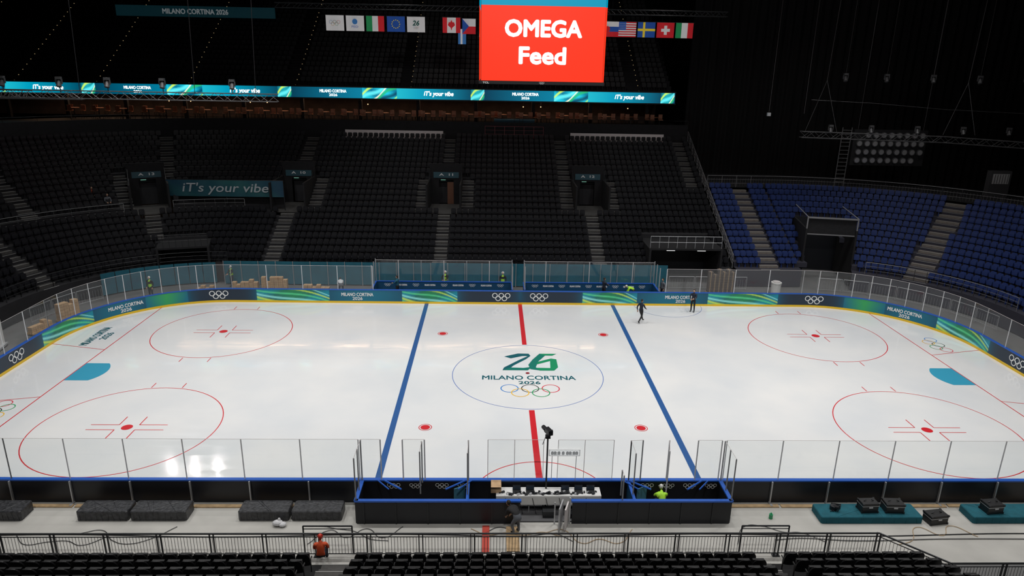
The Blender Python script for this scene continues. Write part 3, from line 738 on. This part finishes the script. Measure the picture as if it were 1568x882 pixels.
# ------------------------------------------------------------ flags
def fm(n,c): return mat('flag_'+n,c,.7,em=c,es=.22)  # cloth emits its own colour faintly, standing in for light on the flags
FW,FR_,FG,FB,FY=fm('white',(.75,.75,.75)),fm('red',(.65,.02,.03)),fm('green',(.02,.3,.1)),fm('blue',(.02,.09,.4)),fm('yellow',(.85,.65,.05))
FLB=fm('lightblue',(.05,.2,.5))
flags=empty('hanging_flag_rig')
def flag(x,z,kind,y=20.,sc=1.):
    W=MB(); w,h=1.38*sc,1.12
    def r(a,b,c,d,m,dz=0):
        n=6
        for i in range(n):
            u0=a+(c-a)*i/n;u1=a+(c-a)*(i+1)/n
            f=lambda u:y+.05*math.sin(u*7)-dz
            W.quad([(x-w/2+u0*w,f(u0),z-h/2+b*h),(x-w/2+u1*w,f(u1),z-h/2+b*h),(x-w/2+u1*w,f(u1),z-h/2+d*h),(x-w/2+u0*w,f(u0),z-h/2+d*h)],m)
    MT=TV(x,y-.09,z)
    if kind=='rings': r(0,0,1,1,FW); W.olympic(MT,.85,RINGC,.05)
    elif kind=='iihf': r(0,0,1,1,FW); W.disc(MT,0,.12,.2,FLB); W.text('FED',TV(x,y-.09,z-.25),.5,.15,FB)
    elif kind=='mc': r(0,0,1,1,FW); W.text('26',MT@Matrix.Translation((0,.1,0)),.5,.35,LOGM,.04,.2); W.olympic(MT@Matrix.Translation((0,-.25,0)),.4,RINGC,.05)
    elif kind=='italy': r(0,0,.333,1,FG);r(.333,0,.667,1,FW);r(.667,0,1,1,FR_)
    elif kind=='eu':
        r(0,0,1,1,FB)
        for i in range(12): W.disc(MT,.3*math.cos(i*.5236),.3*math.sin(i*.5236),.045,FY,5)
    elif kind=='canada': r(0,0,.25,1,FR_);r(.25,0,.75,1,FW);r(.75,0,1,1,FR_); W.add([MT@Vector(p) for p in [(0,.38,0),(.09,.2,0),(.2,.22,0),(.28,0,0),(.05,-.2,0),(.02,-.36,0),(-.02,-.36,0),(-.05,-.2,0),(-.28,0,0),(-.2,.22,0),(-.09,.2,0)]],[list(range(11))],FR_)
    elif kind=='czech': r(0,.5,1,1,FW);r(0,0,1,.5,FR_); W.add([MT@Vector(p) for p in [(-.69*sc,.56,0),(-.69*sc,-.56,0),(0,0,0)]],[[0,1,2]],FB)
    elif kind=='slovak': r(0,.667,1,1,FW);r(0,.333,1,.667,FB);r(0,0,1,.333,FR_); W.disc(MT,-.25,0,.22,FR_)
    elif kind=='usa':
        for i in range(13): r(0,i/13,1,(i+1)/13,FR_ if i%2==0 else FW)
        r(0,.46,.42,1,FB,.02)
        for i in range(5):
            for j in range(4): W.disc(TV(x,y-.11,z),-.6+i*.11,.05+j*.13,.025,FW,5)
    elif kind=='sweden': r(0,0,1,1,FB); r(.3,0,.42,1,FY,.02); r(0,.42,1,.58,FY,.03)
    elif kind=='swiss': r(0,0,1,1,FR_); r(.42,.2,.58,.8,FW,.02); r(.26,.4,.74,.6,FW,.03)
    elif kind=='finland': r(0,0,1,1,FLB); r(.3,0,.55,1,FW,.02)
    W.cyl((x-w/2-.05,y,z+h/2+.03),(x+w/2+.05,y,z+h/2+.03),.025,DSTEEL)
    for q in (-.3,.3): W.cyl((x+q*sc,y,z+h/2),(x+q*sc,y,21.4),.01,DSTEEL,4)
    W.obj(kind.replace('rings','olympic').replace('mc','games_emblem').replace('iihf','federation')+'_flag',flags)
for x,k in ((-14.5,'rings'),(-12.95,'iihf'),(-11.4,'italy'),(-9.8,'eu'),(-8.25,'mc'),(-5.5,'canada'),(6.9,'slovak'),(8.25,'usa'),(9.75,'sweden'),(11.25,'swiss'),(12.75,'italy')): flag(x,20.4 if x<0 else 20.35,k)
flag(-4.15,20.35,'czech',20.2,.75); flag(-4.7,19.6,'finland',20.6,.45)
def truss(W,p0,p1,s=.4,m=DSTEEL,r=.028):
    p0=Vector(p0);p1=Vector(p1);d=(p1-p0);L_=d.length;d.normalize(); side=d.cross(Vector((0,0,1))).normalized()*s/2; up_=Vector((0,0,s/2))
    cs=[side+up_,side-up_,-side-up_,-side+up_]
    for c in cs: W.cyl(p0+c,p1+c,r,m,5)
    n=max(2,int(L_/s/1.2))
    for i in range(n):
        a=p0+d*L_*i/n;b=p0+d*L_*(i+1)/n
        for k in range(4): W.cyl(a+cs[k],b+cs[(k+1)%4] if i%2 else b+cs[k-1],r*.55,m,4)
def moving_light(W,p,m=BLACK):
    x,y,z=p; W.box((x,y,z),(.34,.24,.16),m); W.box((x-.19,y,z-.22),(.05,.12,.32),m); W.box((x+.19,y,z-.22),(.05,.12,.32),m)
    W.cyl((x,y+.05,z-.2),(x,y-.1,z-.55),.14,m,8,.17)
TG=mat('truss_grey',(.13,.13,.135),.5,.5)
W=MB(); truss(W,(-19,20,21.6),(-3,20,21.6),.35); truss(W,(6,20,21.6),(16,20,21.6),.35)
for x in (-18,-11,-4.5,7,15.5): W.cyl((x,20,21.7),(x,20,CT),.015,DSTEEL,4)
W.obj('flag_lighting_truss',flags)
lt=empty('left_lighting_rig'); W=MB(); truss(W,(-38,10,15.2),(-17,12,15.1),.5,TG)
for x in (-37,-34.5,-31,-28,-24.5,-20): moving_light(W,(x,10.3+(x+38)*.09,16.2),TG); W.cyl((x,10.3+(x+38)*.09,15.3),(x,10.3+(x+38)*.09,16.2),.03,DSTEEL); 
for x in (-36,-29.5,-22,-18): W.cyl((x,10.5,15.4),(x+.5,10.5,CT),.02,DSTEEL,4)
truss(W,(-38,10,15.2),(-40,22,14.6),.5,TG); truss(W,(-38,13,14.9),(-31,13.5,14.9),.4,TG)
W.obj('left_truss',lt)
rt_=empty('right_lighting_rig'); W=MB(); truss(W,(24,22,12.35),(36.5,22,12.1),.5,TG); truss(W,(36.5,22,12.1),(46,20,11.7),.5,TG)
for x in (26.5,30,34,38,42): moving_light(W,(x,22,13.1),TG); W.cyl((x,22,12.4),(x,22,13.1),.03,DSTEEL); moving_light(W,(x+.8,22.4,17.3),TG); W.cyl((x+.8,22.4,17.3),(x+.8,22.4,CT),.01,TG,4)
for x in (24.3,36.3,44):
    W.cyl((x,22,12.5),(x+1.3,22,16.8),.018,TG,4); W.cyl((x+1.3,22,16.8),(x+1.6,22,CT),.018,TG,4); W.cyl((x+2.8,22,12.5),(x+1.3,22,16.8),.018,TG,4)
W.tube([(24.5,22,15.2),(30,22,15.0),(36,22,14.6),(43,21,14.4)],.015,TG,4)
W.obj('right_truss',rt_)
W=MB(); LENS=mat('lamp_lens',(.7,.7,.72),.2,.5)
W.box((36.2,30,10.5),(7.2,.35,3.4),mat('blinder_back',(.02,.02,.022),.6))
for i in range(9):
    for j in range(4): 
        if (i,j) in ((0,3),(8,0)): continue
        x=33.2+i*.76; z=9.3+j*.8; W.cyl((x,29.8,z),(x,29.68,z),.3,mat('lamp_can',(.1,.1,.105),.4),12); W.cyl((x,29.69,z),(x,29.66,z),.23,LENS,12)
for x in (33,39.4): W.cyl((x,30,12.2),(x,30,CT),.02,TG,4)
W.obj('blinder_light_panel',rt_)
W=MB()
for x in (19.5,22.3): W.cyl((x,18,14.3),(x,18,CT),.012,TG,4)
W.box((19.5,18,14.2),(.25,.2,.25),STEEL); W.obj('hanging_microphone')
# ------------------------------------------------------------ near side
nst=empty('near_seating_stand')
YR=-16.3
W=MB()
rp=[(-22,YR,0),(12.5,YR,0),(14.2,-18.0,0),(24,-18.0,0)]
for a,b in zip(rp[:-1],rp[1:]):
    a=Vector(a);b=Vector(b);L_=(b-a).length;n=round(L_/1.93); d=(b-a)/n
    W.cyl(a+Vector((0,0,1.0)),b+Vector((0,0,1.0)),.035,DSTEEL,8); W.cyl(a+Vector((0,0,.86)),b+Vector((0,0,.86)),.018,DSTEEL); W.cyl(a+Vector((0,0,.12)),b+Vector((0,0,.12)),.02,DSTEEL)
    for i in range(n+1):
        p=a+d*i; dd=d.normalized()
        for o in (-.07,.07):
            q=p+dd*o; W.box((q.x,q.y,.5),(.035,.06,1.0),DSTEEL,math.atan2(dd.y,dd.x))
        W.box((p.x,p.y,.02),(.28,.16,.03),DSTEEL,math.atan2(dd.y,dd.x))
    k=int(L_/.115)
    for i in range(k): p=a.lerp(b,(i+.5)/k); W.cyl(p+Vector((0,0,.12)),p+Vector((0,0,.86)),.009,DSTEEL,4)
W.obj('near_guard_railing',nst)
W=MB()
for x in (-8.2,8.2): rail('',[(x-.9,-16.15,.0),(x+.9,-16.15,0)],1.22,1.8,0,BLACK,.03,(.9,),W=W)
W.obj('aisle_gate_rail',nst)
W=MB(); NS=[]
for i in range(14):
    y=-17.2-.88*i; z=.35+.42*i
    W.box((-4.5,y-.44,z/2),(36,.88,z),TREADN)
    for x in np.arange(-22,13.2,.51):
        if abs(x+7.6)<.8 or abs(x-7.75)<.5: continue
        NS.append((x,y-.25,z,math.pi))
W.obj('near_stand_terrace',nst)
def near_template():
    V=[];F=[]
    nu_,nv_=8,6
    for side_,off in ((0,0.),(1,.05)):
        b=len(V)
        for i in range(nu_+1):
            u=i/nu_*2-1
            for j in range(nv_+1):
                v=j/nv_; wd=.245*(1-.2*max(0,v-.6)/.4*max(0,v-.6)/.4)
                top=.88-.1*u**4
                z=.3+(top-.3)*v; x=u*wd; y=.13+.12*v-.06*u*u+off
                V.append((x,y,z))
        for i in range(nu_):
            for j in range(nv_):
                a=b+i*(nv_+1)+j; q=[a,a+nv_+1,a+nv_+2,a+1]; F.append(q if side_==0 else q[::-1])
    b1=(nu_+1)*(nv_+1)
    for i in range(nu_): a=i*(nv_+1)+nv_; F.append([a,a+nv_+1,b1+a+nv_+1,b1+a])
    for i in (0,nu_):
        for j in range(nv_): a=i*(nv_+1)+j; F.append([a,a+1,b1+a+1,b1+a])
    def bx(x0,x1,y0,y1,z0,z1):
        b=len(V); V.extend([(x0,y0,z0),(x1,y0,z0),(x1,y1,z0),(x0,y1,z0),(x0,y0,z1),(x1,y0,z1),(x1,y1,z1),(x0,y1,z1)])
        for f in ((3,2,1,0),(4,5,6,7),(0,1,5,4),(1,2,6,5),(2,3,7,6),(3,0,4,7)): F.append([b+k for k in f])
    bx(-.2,.2,-.0,.09,.35,.74); bx(-.255,-.225,-.08,.12,.5,.54); bx(.225,.255,-.08,.12,.5,.54); bx(-.25,-.23,.05,.12,0,.5); bx(.23,.25,.05,.12,0,.5)
    return np.array(V),F
seats_obj('near_black_seating',NS,SEATN,near_template(),nst)
W=MB()
for cx in (-7.6,7.75):
    for i in range(14):
        y=-17.2-.88*i; z=.35+.42*i; w_=1.2 if cx<0 else .7
        W.box((cx,y-.2,z+.01),(w_,.36,.03),STEP); W.box((cx,y-.66,z+.1),(w_,.4,.2),STEP); W.box((cx,y-.02,z+.03),(w_,.04,.02),NOSE)
W.obj('near_aisle_stairs',nst)
def platform(name,x0,x1,y0,y1,h,m):
    W=MB(); w=x1-x0; n=9
    W.box(((x0+x1)/2,(y0+y1)/2,h/2),(w,y1-y0,h),m,bev=.05)
    for i in range(n):
        x=x0+(i+.5)*w/n; W.cyl((x,y0-.005,0.02),(x+random.uniform(-.06,.06),y0+.01,h-.03),.018,m,5)
    for i in range(4):
        W.cyl((x0+.1+random.random()*w*.8,y0+.05,h),(x0+.1+random.random()*w*.8,y1-.05,h),.012,m,5)
    return W.obj(name)
for a,b in ((-22.6,-20.75),(-18.6,-16.6),(-16.5,-14.3),(-12.25,-10.25),(-10.15,-8.15)): platform('covered_camera_riser',a,b,-14.15,-13.35,.42,CARPET)
for a,b in ((11.3,15.5),(17.6,20.5)): platform('teal_covered_riser',a,b,-14.35,-13.4,.3,TCARP)
CASE=mat('black_flight_case',(.01,.01,.011),.45)
def case(x,y,z,w,d,h,rz=0):
    W=MB(); W.box((x,y,z+h/2),(w,d,h),CASE,rz,bev=.02)
    c,s=math.cos(rz),math.sin(rz)
    for sx in (-1,1):
        for sy in (-1,1):
            for zz in (z+.035,z+h-.03): W.box((x+sx*(w/2-.02)*c-sy*(d/2-.02)*s,y+sx*(w/2-.02)*s+sy*(d/2-.02)*c,zz),(.07,.07,.07),DSTEEL,rz)
    W.box((x+(d/2+.01)*s,y-(d/2+.01)*c,z+h*.6),(.16,.02,.06),STEEL,rz); W.box((x,y,z+h*.72),(w+.01,d+.01,.02),STEEL,rz)
    for sx in (-1,1): W.cyl((x+sx*w*.3*c,y+sx*w*.3*s,z+h+.01),(x+sx*w*.15*c,y+sx*w*.15*s,z+h+.06),.015,DSTEEL)
    W.obj('equipment_flight_case')
case(13.4,-13.85,.31,.7,.45,.42,.05); case(14.45,-13.85,.31,.75,.5,.4,-.05); case(16.1,-14.2,.0,.8,.5,.4,.15); case(18.6,-13.9,.31,.7,.5,.4,.1)
W=MB()
for i in range(4): W.tube([(11.8+i*.1,-14.0,.34),(12.2+i*.08,-13.7+.05*i,.35),(12.0,-13.6,.36+.03*i)],.02,BLACK,5)
W.cyl((12.0,-13.8,.32),(12.0,-13.8,.48),.14,BLACK,10); W.cyl((12.0,-13.8,.42),(12.15,-14.0,.5),.08,BLACK,10)
W.obj('stage_lamp')
W=MB(); random.seed(7)
for x in list(np.arange(-24,-9.9,2.4))+list(np.arange(7.7,24,2.4)): 
    W.box((x+1.15,-13.17+random.uniform(-.02,.02),.02),(2.3,.2,.04),WOOD,random.uniform(-.01,.01))
W.obj('timber_edge_planks')
cabs=empty('floor_cable_run')
def cable(pts,m=BLACK,r=.014):
    c=bpy.data.curves.new('cable','CURVE'); c.dimensions='3D'; c.bevel_depth=r
    s=c.splines.new('BEZIER'); s.bezier_points.add(len(pts)-1)
    for b,p in zip(s.bezier_points,pts): b.co=p; b.handle_left_type=b.handle_right_type='AUTO'
    c.materials.append(m); o=bpy.data.objects.new('cable',c); bpy.context.collection.objects.link(o); o.parent=cabs
random.seed(11)
for k in range(9):
    x=random.uniform(-21,20); cable([(x+i*.7,random.uniform(-15.7,-14.5),.02) for i in range(6)],[BLACK,WOOD,DSTEEL][k%3],.012)
cable([(-22+i*2,-15.1+.08*math.sin(i),.022) for i in range(23)],BLACK,.018)
cable([(9,-15.4,.025),(10,-15.3,.025),(12,-15.45,.025),(16,-15.35,.025),(22,-15.4,.025)],mat('cable_grey',(.2,.2,.2),.6),.02)
W=MB(); WR=mat('plastic_bag_white',(.6,.6,.62),.5)
W.sph((-10.6,-14.45,.12),(.22,.16,.12),WR,9,6); W.sph((-10.4,-14.5,.09),(.16,.14,.09),WR,9,6); W.sph((-10.55,-14.4,.22),(.07,.06,.1),WR,7,5); W.obj('plastic_bag')
W=MB(); W.box((-2.35,-15.3,.015),(.28,1.6,.03),mat('red_tape_floor',(.5,.06,.04),.7)); W.box((-1.3,-15.3,.015),(.5,1.5,.03),WOOD); W.obj('floor_hatch_strip')
W=MB(); W.cyl((9.35,-14,0),(9.35,-14,.2),.08,mat('green_bottle',(.02,.3,.12),.4),8); W.cyl((9.35,-14,.2),(9.35,-14,.27),.03,mat('green_bottle',(.02,.3,.12),.4),8); W.obj('green_bottle')
# ------------------------------------------------------------ far side items
def boxstack(name,x,y,nx,nz,m,s=.5,rz=0):
    W=MB(); c,sn=math.cos(rz),math.sin(rz)
    for q in (-.2,0,.2): W.box((x-q*sn,y+q*c,.06),(nx*s+.1,.1,.12),WOOD,rz)
    for i in range(nx):
        for j in range(max(1,nz-(random.random()<.5)-(random.random()<.3))):
            dx=(i-(nx-1)/2)*s; W.box((x+dx*c,y+dx*sn,.12+s*.6*(j+.5)),(s*.94,s*1.1,s*.56),m,rz+random.uniform(-.04,.04))
            W.box((x+dx*c,y+dx*sn,.12+s*.6*(j+.5)),(s*.12,s*1.12,s*.565),WOOD,rz)
    W.obj(name)
random.seed(3)
boxstack('stacked_cardboard_boxes',-21.8,15.6,6,4,CARD,.34); boxstack('stacked_cardboard_boxes',-19.5,15.7,6,5,CARD,.34); boxstack('stacked_cardboard_boxes',-16.2,15.7,6,2,CARD,.34)
boxstack('stacked_cardboard_boxes',-24.8,15.2,4,2,CARD,.34)
boxstack('stacked_cardboard_boxes',-31.9,8.9,4,5,CARD,.38,1.2); boxstack('stacked_cardboard_boxes',-32.4,6.5,5,3,CARD,.32,1.3); boxstack('stacked_cardboard_boxes',16.5,16.0,6,9,mat('dark_boxes',(.1,.08,.07),.8),.36)
W=MB(); W.cyl((21.1,16,0),(21.1,16,.9),.36,WHITE,16,.4); W.cyl((21.1,16,.9),(21.1,16,1.0),.42,WHITE,16); W.cyl((21.1,16,1.0),(21.1,16,1.08),.3,LIGHTP,12); W.obj('white_barrel')
W=MB()
for x in (-33.6,-33.0): W.box((x,3.4,.96),(.06,1.1,1.6),WHITE,.2)
W.box((-33.3,3.4,.1),(.9,1.3,.12),STEEL,.2)
for sx in (-.35,.35):
    for sy in (-.5,.5): W.sph((-33.3+sx,3.4+sy,.04),.04,BLACK,6,4)
W.obj('white_panel_trolley')
W=MB()
for x in np.arange(12.5,19,2.2): rail('',[(x,17.0,0),(x+2.1,17.0,0)],1.1,2.1,.2,STEEL,.02,(.12,),W=W)
for a in np.arange(.1,1.4,.2):
    p=[(24+10*math.sin(t),7+10*math.cos(t),0) for t in (a,a+.19)]; rail('',p,1.1,2.1,.2,STEEL,.02,(.12,),W=W)
for a in np.arange(.9,1.5,.2):
    p=[(-24-9.8*math.sin(t),7+9.8*math.cos(t),0) for t in (a,a+.19)]; rail('',p,1.1,2.1,.2,STEEL,.02,(.12,),W=W)
W.obj('crowd_barrier_fence')
# ------------------------------------------------------------ people
def person(x,y,z,yaw,pose,top,legs,hat=None,vest=None,scale=1.,name='worker'):
    J={'pel':(0,0,.95),'wai':(0,0,1.1),'che':(0,0,1.3),'nek':(0,0,1.48),'hb':(0,.01,1.56)}
    for s,n in ((-1,'l'),(1,'r')):
        J[n+'hip']=(s*.1,0,.9);J[n+'kn']=(s*.11,.03,.5);J[n+'an']=(s*.12,-.01,.09);J[n+'to']=(s*.14,.17,.04)
        J[n+'sh']=(s*.19,0,1.42);J[n+'el']=(s*.25,-.03,1.15);J[n+'wr']=(s*.25,.09,.93)
    if pose=='walk':
        J['lkn']=(-.1,.2,.52);J['lan']=(-.1,.36,.12);J['lto']=(-.11,.53,.1);J['rkn']=(.1,-.03,.5);J['ran']=(.1,-.34,.14);J['rto']=(.11,-.2,.04)
        J['lel']=(-.26,-.16,1.17);J['lwr']=(-.24,-.12,.93);J['rel']=(.25,.1,1.17);J['rwr']=(.2,.3,1.05)
    if pose=='work':
        J['lel']=(-.24,.14,1.18);J['lwr']=(-.12,.36,1.15);J['rel']=(.24,.14,1.2);J['rwr']=(.1,.38,1.1)
    if pose=='bend':
        J.update({'pel':(0,-.1,.8),'wai':(0,.02,.92),'che':(0,.22,1.0),'nek':(0,.38,1.05),'hb':(0,.46,1.06)})
        for s,n in ((-1,'l'),(1,'r')):
            J[n+'hip']=(s*.1,-.1,.76);J[n+'kn']=(s*.16,.1,.42);J[n+'sh']=(s*.18,.32,1.0);J[n+'el']=(s*.24,.4,.74);J[n+'wr']=(s*.14,.52,.55)
    if pose=='crouch':
        J.update({'pel':(0,-.12,.32),'wai':(0,-.05,.46),'che':(0,.08,.66),'nek':(0,.2,.82),'hb':(0,.26,.88)})
        for s,n in ((-1,'l'),(1,'r')):
            J[n+'hip']=(s*.1,-.1,.3);J[n+'kn']=(s*.2,.28,.46);J[n+'an']=(s*.16,-.02,.09);J[n+'to']=(s*.18,.16,.04);J[n+'sh']=(s*.19,.14,.76);J[n+'el']=(s*.26,.3,.56);J[n+'wr']=(s*.12,.48,.42)
    if pose=='sit':
        J.update({'pel':(0,-.1,.5),'wai':(0,-.1,.66),'che':(0,-.06,.86),'nek':(0,-.02,1.04),'hb':(0,.0,1.12)})
        for s,n in ((-1,'l'),(1,'r')):
            J[n+'hip']=(s*.1,-.06,.5);J[n+'kn']=(s*.14,.36,.52);J[n+'an']=(s*.13,.34,.09);J[n+'to']=(s*.14,.52,.04);J[n+'sh']=(s*.19,-.04,.98);J[n+'el']=(s*.25,.05,.72);J[n+'wr']=(s*.15,.28,.62)
    rad={'pel':.14,'wai':.13,'che':.155,'nek':.06,'hb':.05,'hip':.1,'kn':.068,'an':.047,'to':.04,'sh':.078,'el':.055,'wr':.034}
    keys=list(J); idx={k:i for i,k in enumerate(keys)}
    E=[('pel','wai'),('wai','che'),('che','nek'),('nek','hb')]
    for n in 'lr': E+=[('pel',n+'hip'),(n+'hip',n+'kn'),(n+'kn',n+'an'),(n+'an',n+'to'),('che',n+'sh'),(n+'sh',n+'el'),(n+'el',n+'wr')]
    me=bpy.data.meshes.new('b'); me.from_pydata([J[k] for k in keys],[(idx[a],idx[b]) for a,b in E],[])
    o=bpy.data.objects.new('b',me); bpy.context.collection.objects.link(o)
    sk=o.modifiers.new('s','SKIN'); ss=o.modifiers.new('u','SUBSURF'); ss.levels=1; ss.render_levels=1
    sv=me.skin_vertices[0].data
    for k in keys:
        r=rad.get(k) or rad[k[1:]]; sv[idx[k]].radius=(r,r*.85) if k in('pel','wai','che') else (r,r); sv[idx[k]].use_root=(k=='pel')
    bpy.context.view_layer.update()
    bm=bpy.data.meshes.new_from_object(o.evaluated_get(bpy.context.evaluated_depsgraph_get()))
    V=[v.co.copy() for v in bm.vertices];F=[list(p.vertices) for p in bm.polygons]
    bpy.data.objects.remove(o)
    SH=mat('work_shoes',(.02,.018,.016),.6)
    lab={}
    for a,b in E:
        t=top
        if b[1:] in('hip','kn','an'): t=legs
        if b[1:]=='to': t=SH
        if b=='hb': t=SKIN
        if vest and b in('wai','che','nek'): t=vest
        lab[(a,b)]=t
    W=MB(); W.v=[tuple(v) for v in V]
    for f in F:
        c=sum((V[i] for i in f),Vector())/len(f);best=None
        for (a,b),m in lab.items():
            A_=Vector(J[a]);B_=Vector(J[b]);d=B_-A_;t=max(0,min(1,(c-A_).dot(d)/d.length_squared));q=(A_+d*t-c).length-(rad.get(a) or rad[a[1:]])*.6
            if best is None or q<best[0]: best=(q,m)
        W.f.append(f);W.m.append(W.mi(best[1]))
    hb=Vector(J['hb']); nk=Vector(J['nek']); dr=(hb-nk).normalized(); hc=hb+dr*.1
    W.sph(hc,(.078,.095,.118),SKIN,12,9); W.sph(hc+Vector((0,.095,-.01)),(.014,.022,.02),SKIN,6,5)
    for s in (-1,1):
        W.sph(hc+Vector((s*.03,.086,.018)),(.012,.008,.008),WHITE,6,5); W.sph(hc+Vector((s*.03,.092,.018)),(.006,.005,.006),BLACK,5,4); W.sph(hc+Vector((s*.08,0,0)),(.012,.02,.03),SKIN,6,5)
    W.box(hc+Vector((0,.088,-.05)),(.04,.01,.01),mat('lips',(.4,.15,.12),.6))
    W.sph(hc+Vector((0,-.018,.03)),(.086,.095,.108),hat or HAIR,12,8)
    if hat: W.cyl(hc+Vector((0,.0,.03)),hc+Vector((0,.02,.045)),.11,hat,14)
    for n,s in (('l',-1),('r',1)):
        w=Vector(J[n+'wr']);e=Vector(J[n+'el']);d=(w-e).normalized(); sd=d.cross(Vector((0,1,.3))).normalized(); up_=sd.cross(d)
        M=Matrix((( *sd,0),(*up_,0),(*d,0),(0,0,0,1))).transposed(); M.translation=w+d*.05
        W.box((0,0,0),(.08,.03,.09),SKIN,M=M)
        for i,l in enumerate((.07,.08,.075,.055)):
            p=w+d*.09+sd*(-.03+.02*i); W.cyl(p,p+d*l*.55,.009,SKIN,5); W.cyl(p+d*l*.55,p+d*l-up_*.02,.008,SKIN,5)
        p=w+d*.03+sd*.04*(-s); W.cyl(p,p+sd*.03*(-s)+d*.04,.011,SKIN,5)
    ob=W.obj(name,smooth=True); ob.location=(x,y,z); ob.rotation_euler=(0,0,yaw); ob.scale=(scale,)*3
    return ob
NAVYC=mat('navy_clothes',(.015,.02,.035),.8);DKC=mat('dark_clothes',(.012,.012,.014),.8);HV=mat('hi_vis_yellow',(.45,.85,.05),.7);ORG=mat('orange_workwear',(.75,.1,.03),.7);GRC=mat('grey_clothes',(.12,.13,.15),.8);WHC=mat('white_shirt',(.6,.62,.65),.8)
TLC=mat('teal_jacket',(.01,.1,.16),.8);HW_=mat('helmet_white',(.7,.7,.68),.4);HR=mat('helmet_red',(.7,.05,.03),.4)
person(8.55,8.95,0,-.9,'walk',NAVYC,DKC,name='walking_person')
person(13.0,11.4,0,2.6,'work',NAVYC,DKC,name='standing_person')
person(-1.3,15.6,0,3.0,'stand',DKC,NAVYC,HW_,HV); person(-5.9,15.7,0,2.8,'work',DKC,NAVYC,HW_,HV)
person(-9.5,13.9,.1,1.2,'work',TLC,DKC); person(-14.1,15.0,0,.3,'bend',WHC,GRC,name='bending_person'); person(-23.2,16.6,0,2.5,'work',DKC,NAVYC,HW_,HV)
person(-28.2,13.4,0,2.9,'stand',DKC,NAVYC,HW_,HV); person(8.9,13.8,.1,1.4,'bend',HV,NAVYC,HW_); person(6.6,13.9,.1,-1,'work',NAVYC,DKC); person(11.3,14.2,0,2.,'stand',GRC,DKC)
person(-1.15,-14.95,0,.6,'bend',DKC,GRC,name='bending_technician'); person(4.9,-13.6,.06,0,'crouch',HV,NAVYC,HW_,name='crouching_worker')
for a in ((-8.3,-16.85,.05,.1,'sit',ORG,NAVYC,HR),(-37.0,23.3,5.5,-2.4,'sit',ORG,DKC,None),(-35.2,22.3,5.1,-2.4,'sit',GRC,DKC,None)): person(*a,name='seated_worker')
# ------------------------------------------------------------ lights
def area(name,loc,size,sy,e,col=(1,1,1),rot=(0,0,0),spread=180):
    l=bpy.data.lights.new(name,'AREA'); l.shape='RECTANGLE'; l.size=size;l.size_y=sy;l.energy=e;l.color=col;l.spread=math.radians(spread)
    o=bpy.data.objects.new(name,l); o.location=loc;o.rotation_euler=rot; bpy.context.collection.objects.link(o); return o
for i,x in enumerate((-25,-15,-5,5,15,25)):
    for j,y in enumerate((-9,0,9)):
        if y==0 and abs(x)<6: continue
        area('arena_floodlight',(x,y,27),1.6,1.0,500,(1,.985,.965),spread=115)
for x in (-20,0,20): area('front_fill_light',(x,-27,27),2.2,1.4,620,(1,.985,.96),rot=(math.radians(38),0,0),spread=110)  # unseen fill lamps, added to brighten the near posts and far boards
for x in (-10,12,30): area('house_light',(x,24,27),2,2,200,(1,.97,.93),spread=130)
area('house_light',(34,10,26),2,2,300,(1,.97,.93),spread=130)
for x in (-37,-34.5,-32): area('corner_spotlight',(x,30,25.2),.35,.35,150,(1,.98,.95),rot=(math.radians(-38),math.radians(25),0),spread=120)
area('lounge_strip_light',(-20,38,13.95),60,.4,600,(1,.62,.38))
w=bpy.data.worlds.new('w'); scn.world=w; w.use_nodes=True; w.node_tree.nodes['Background'].inputs[0].default_value=(.5,.55,.6,1); w.node_tree.nodes['Background'].inputs[1].default_value=.004
# ------------------------------------------------------------ camera
yaw,pit,rol,f=0.03110,0.30815,0.01877,1078.05
F=Vector((math.sin(yaw)*math.cos(pit),math.cos(yaw)*math.cos(pit),-math.sin(pit)))
R=Vector((math.cos(yaw),-math.sin(yaw),0));U=R.cross(F)
R2=R*math.cos(rol)+U*math.sin(rol);U2=-R*math.sin(rol)+U*math.cos(rol)
cd=bpy.data.cameras.new('camera'); cam=bpy.data.objects.new('camera',cd); bpy.context.collection.objects.link(cam)
M=Matrix((R2,U2,-F)).transposed().to_4x4(); M.translation=Vector((-2.22989,-38.44323,17.62546)); cam.matrix_world=M
cd.sensor_width=36; cd.lens=36*f/1568; cd.clip_end=300
scn.camera=cam
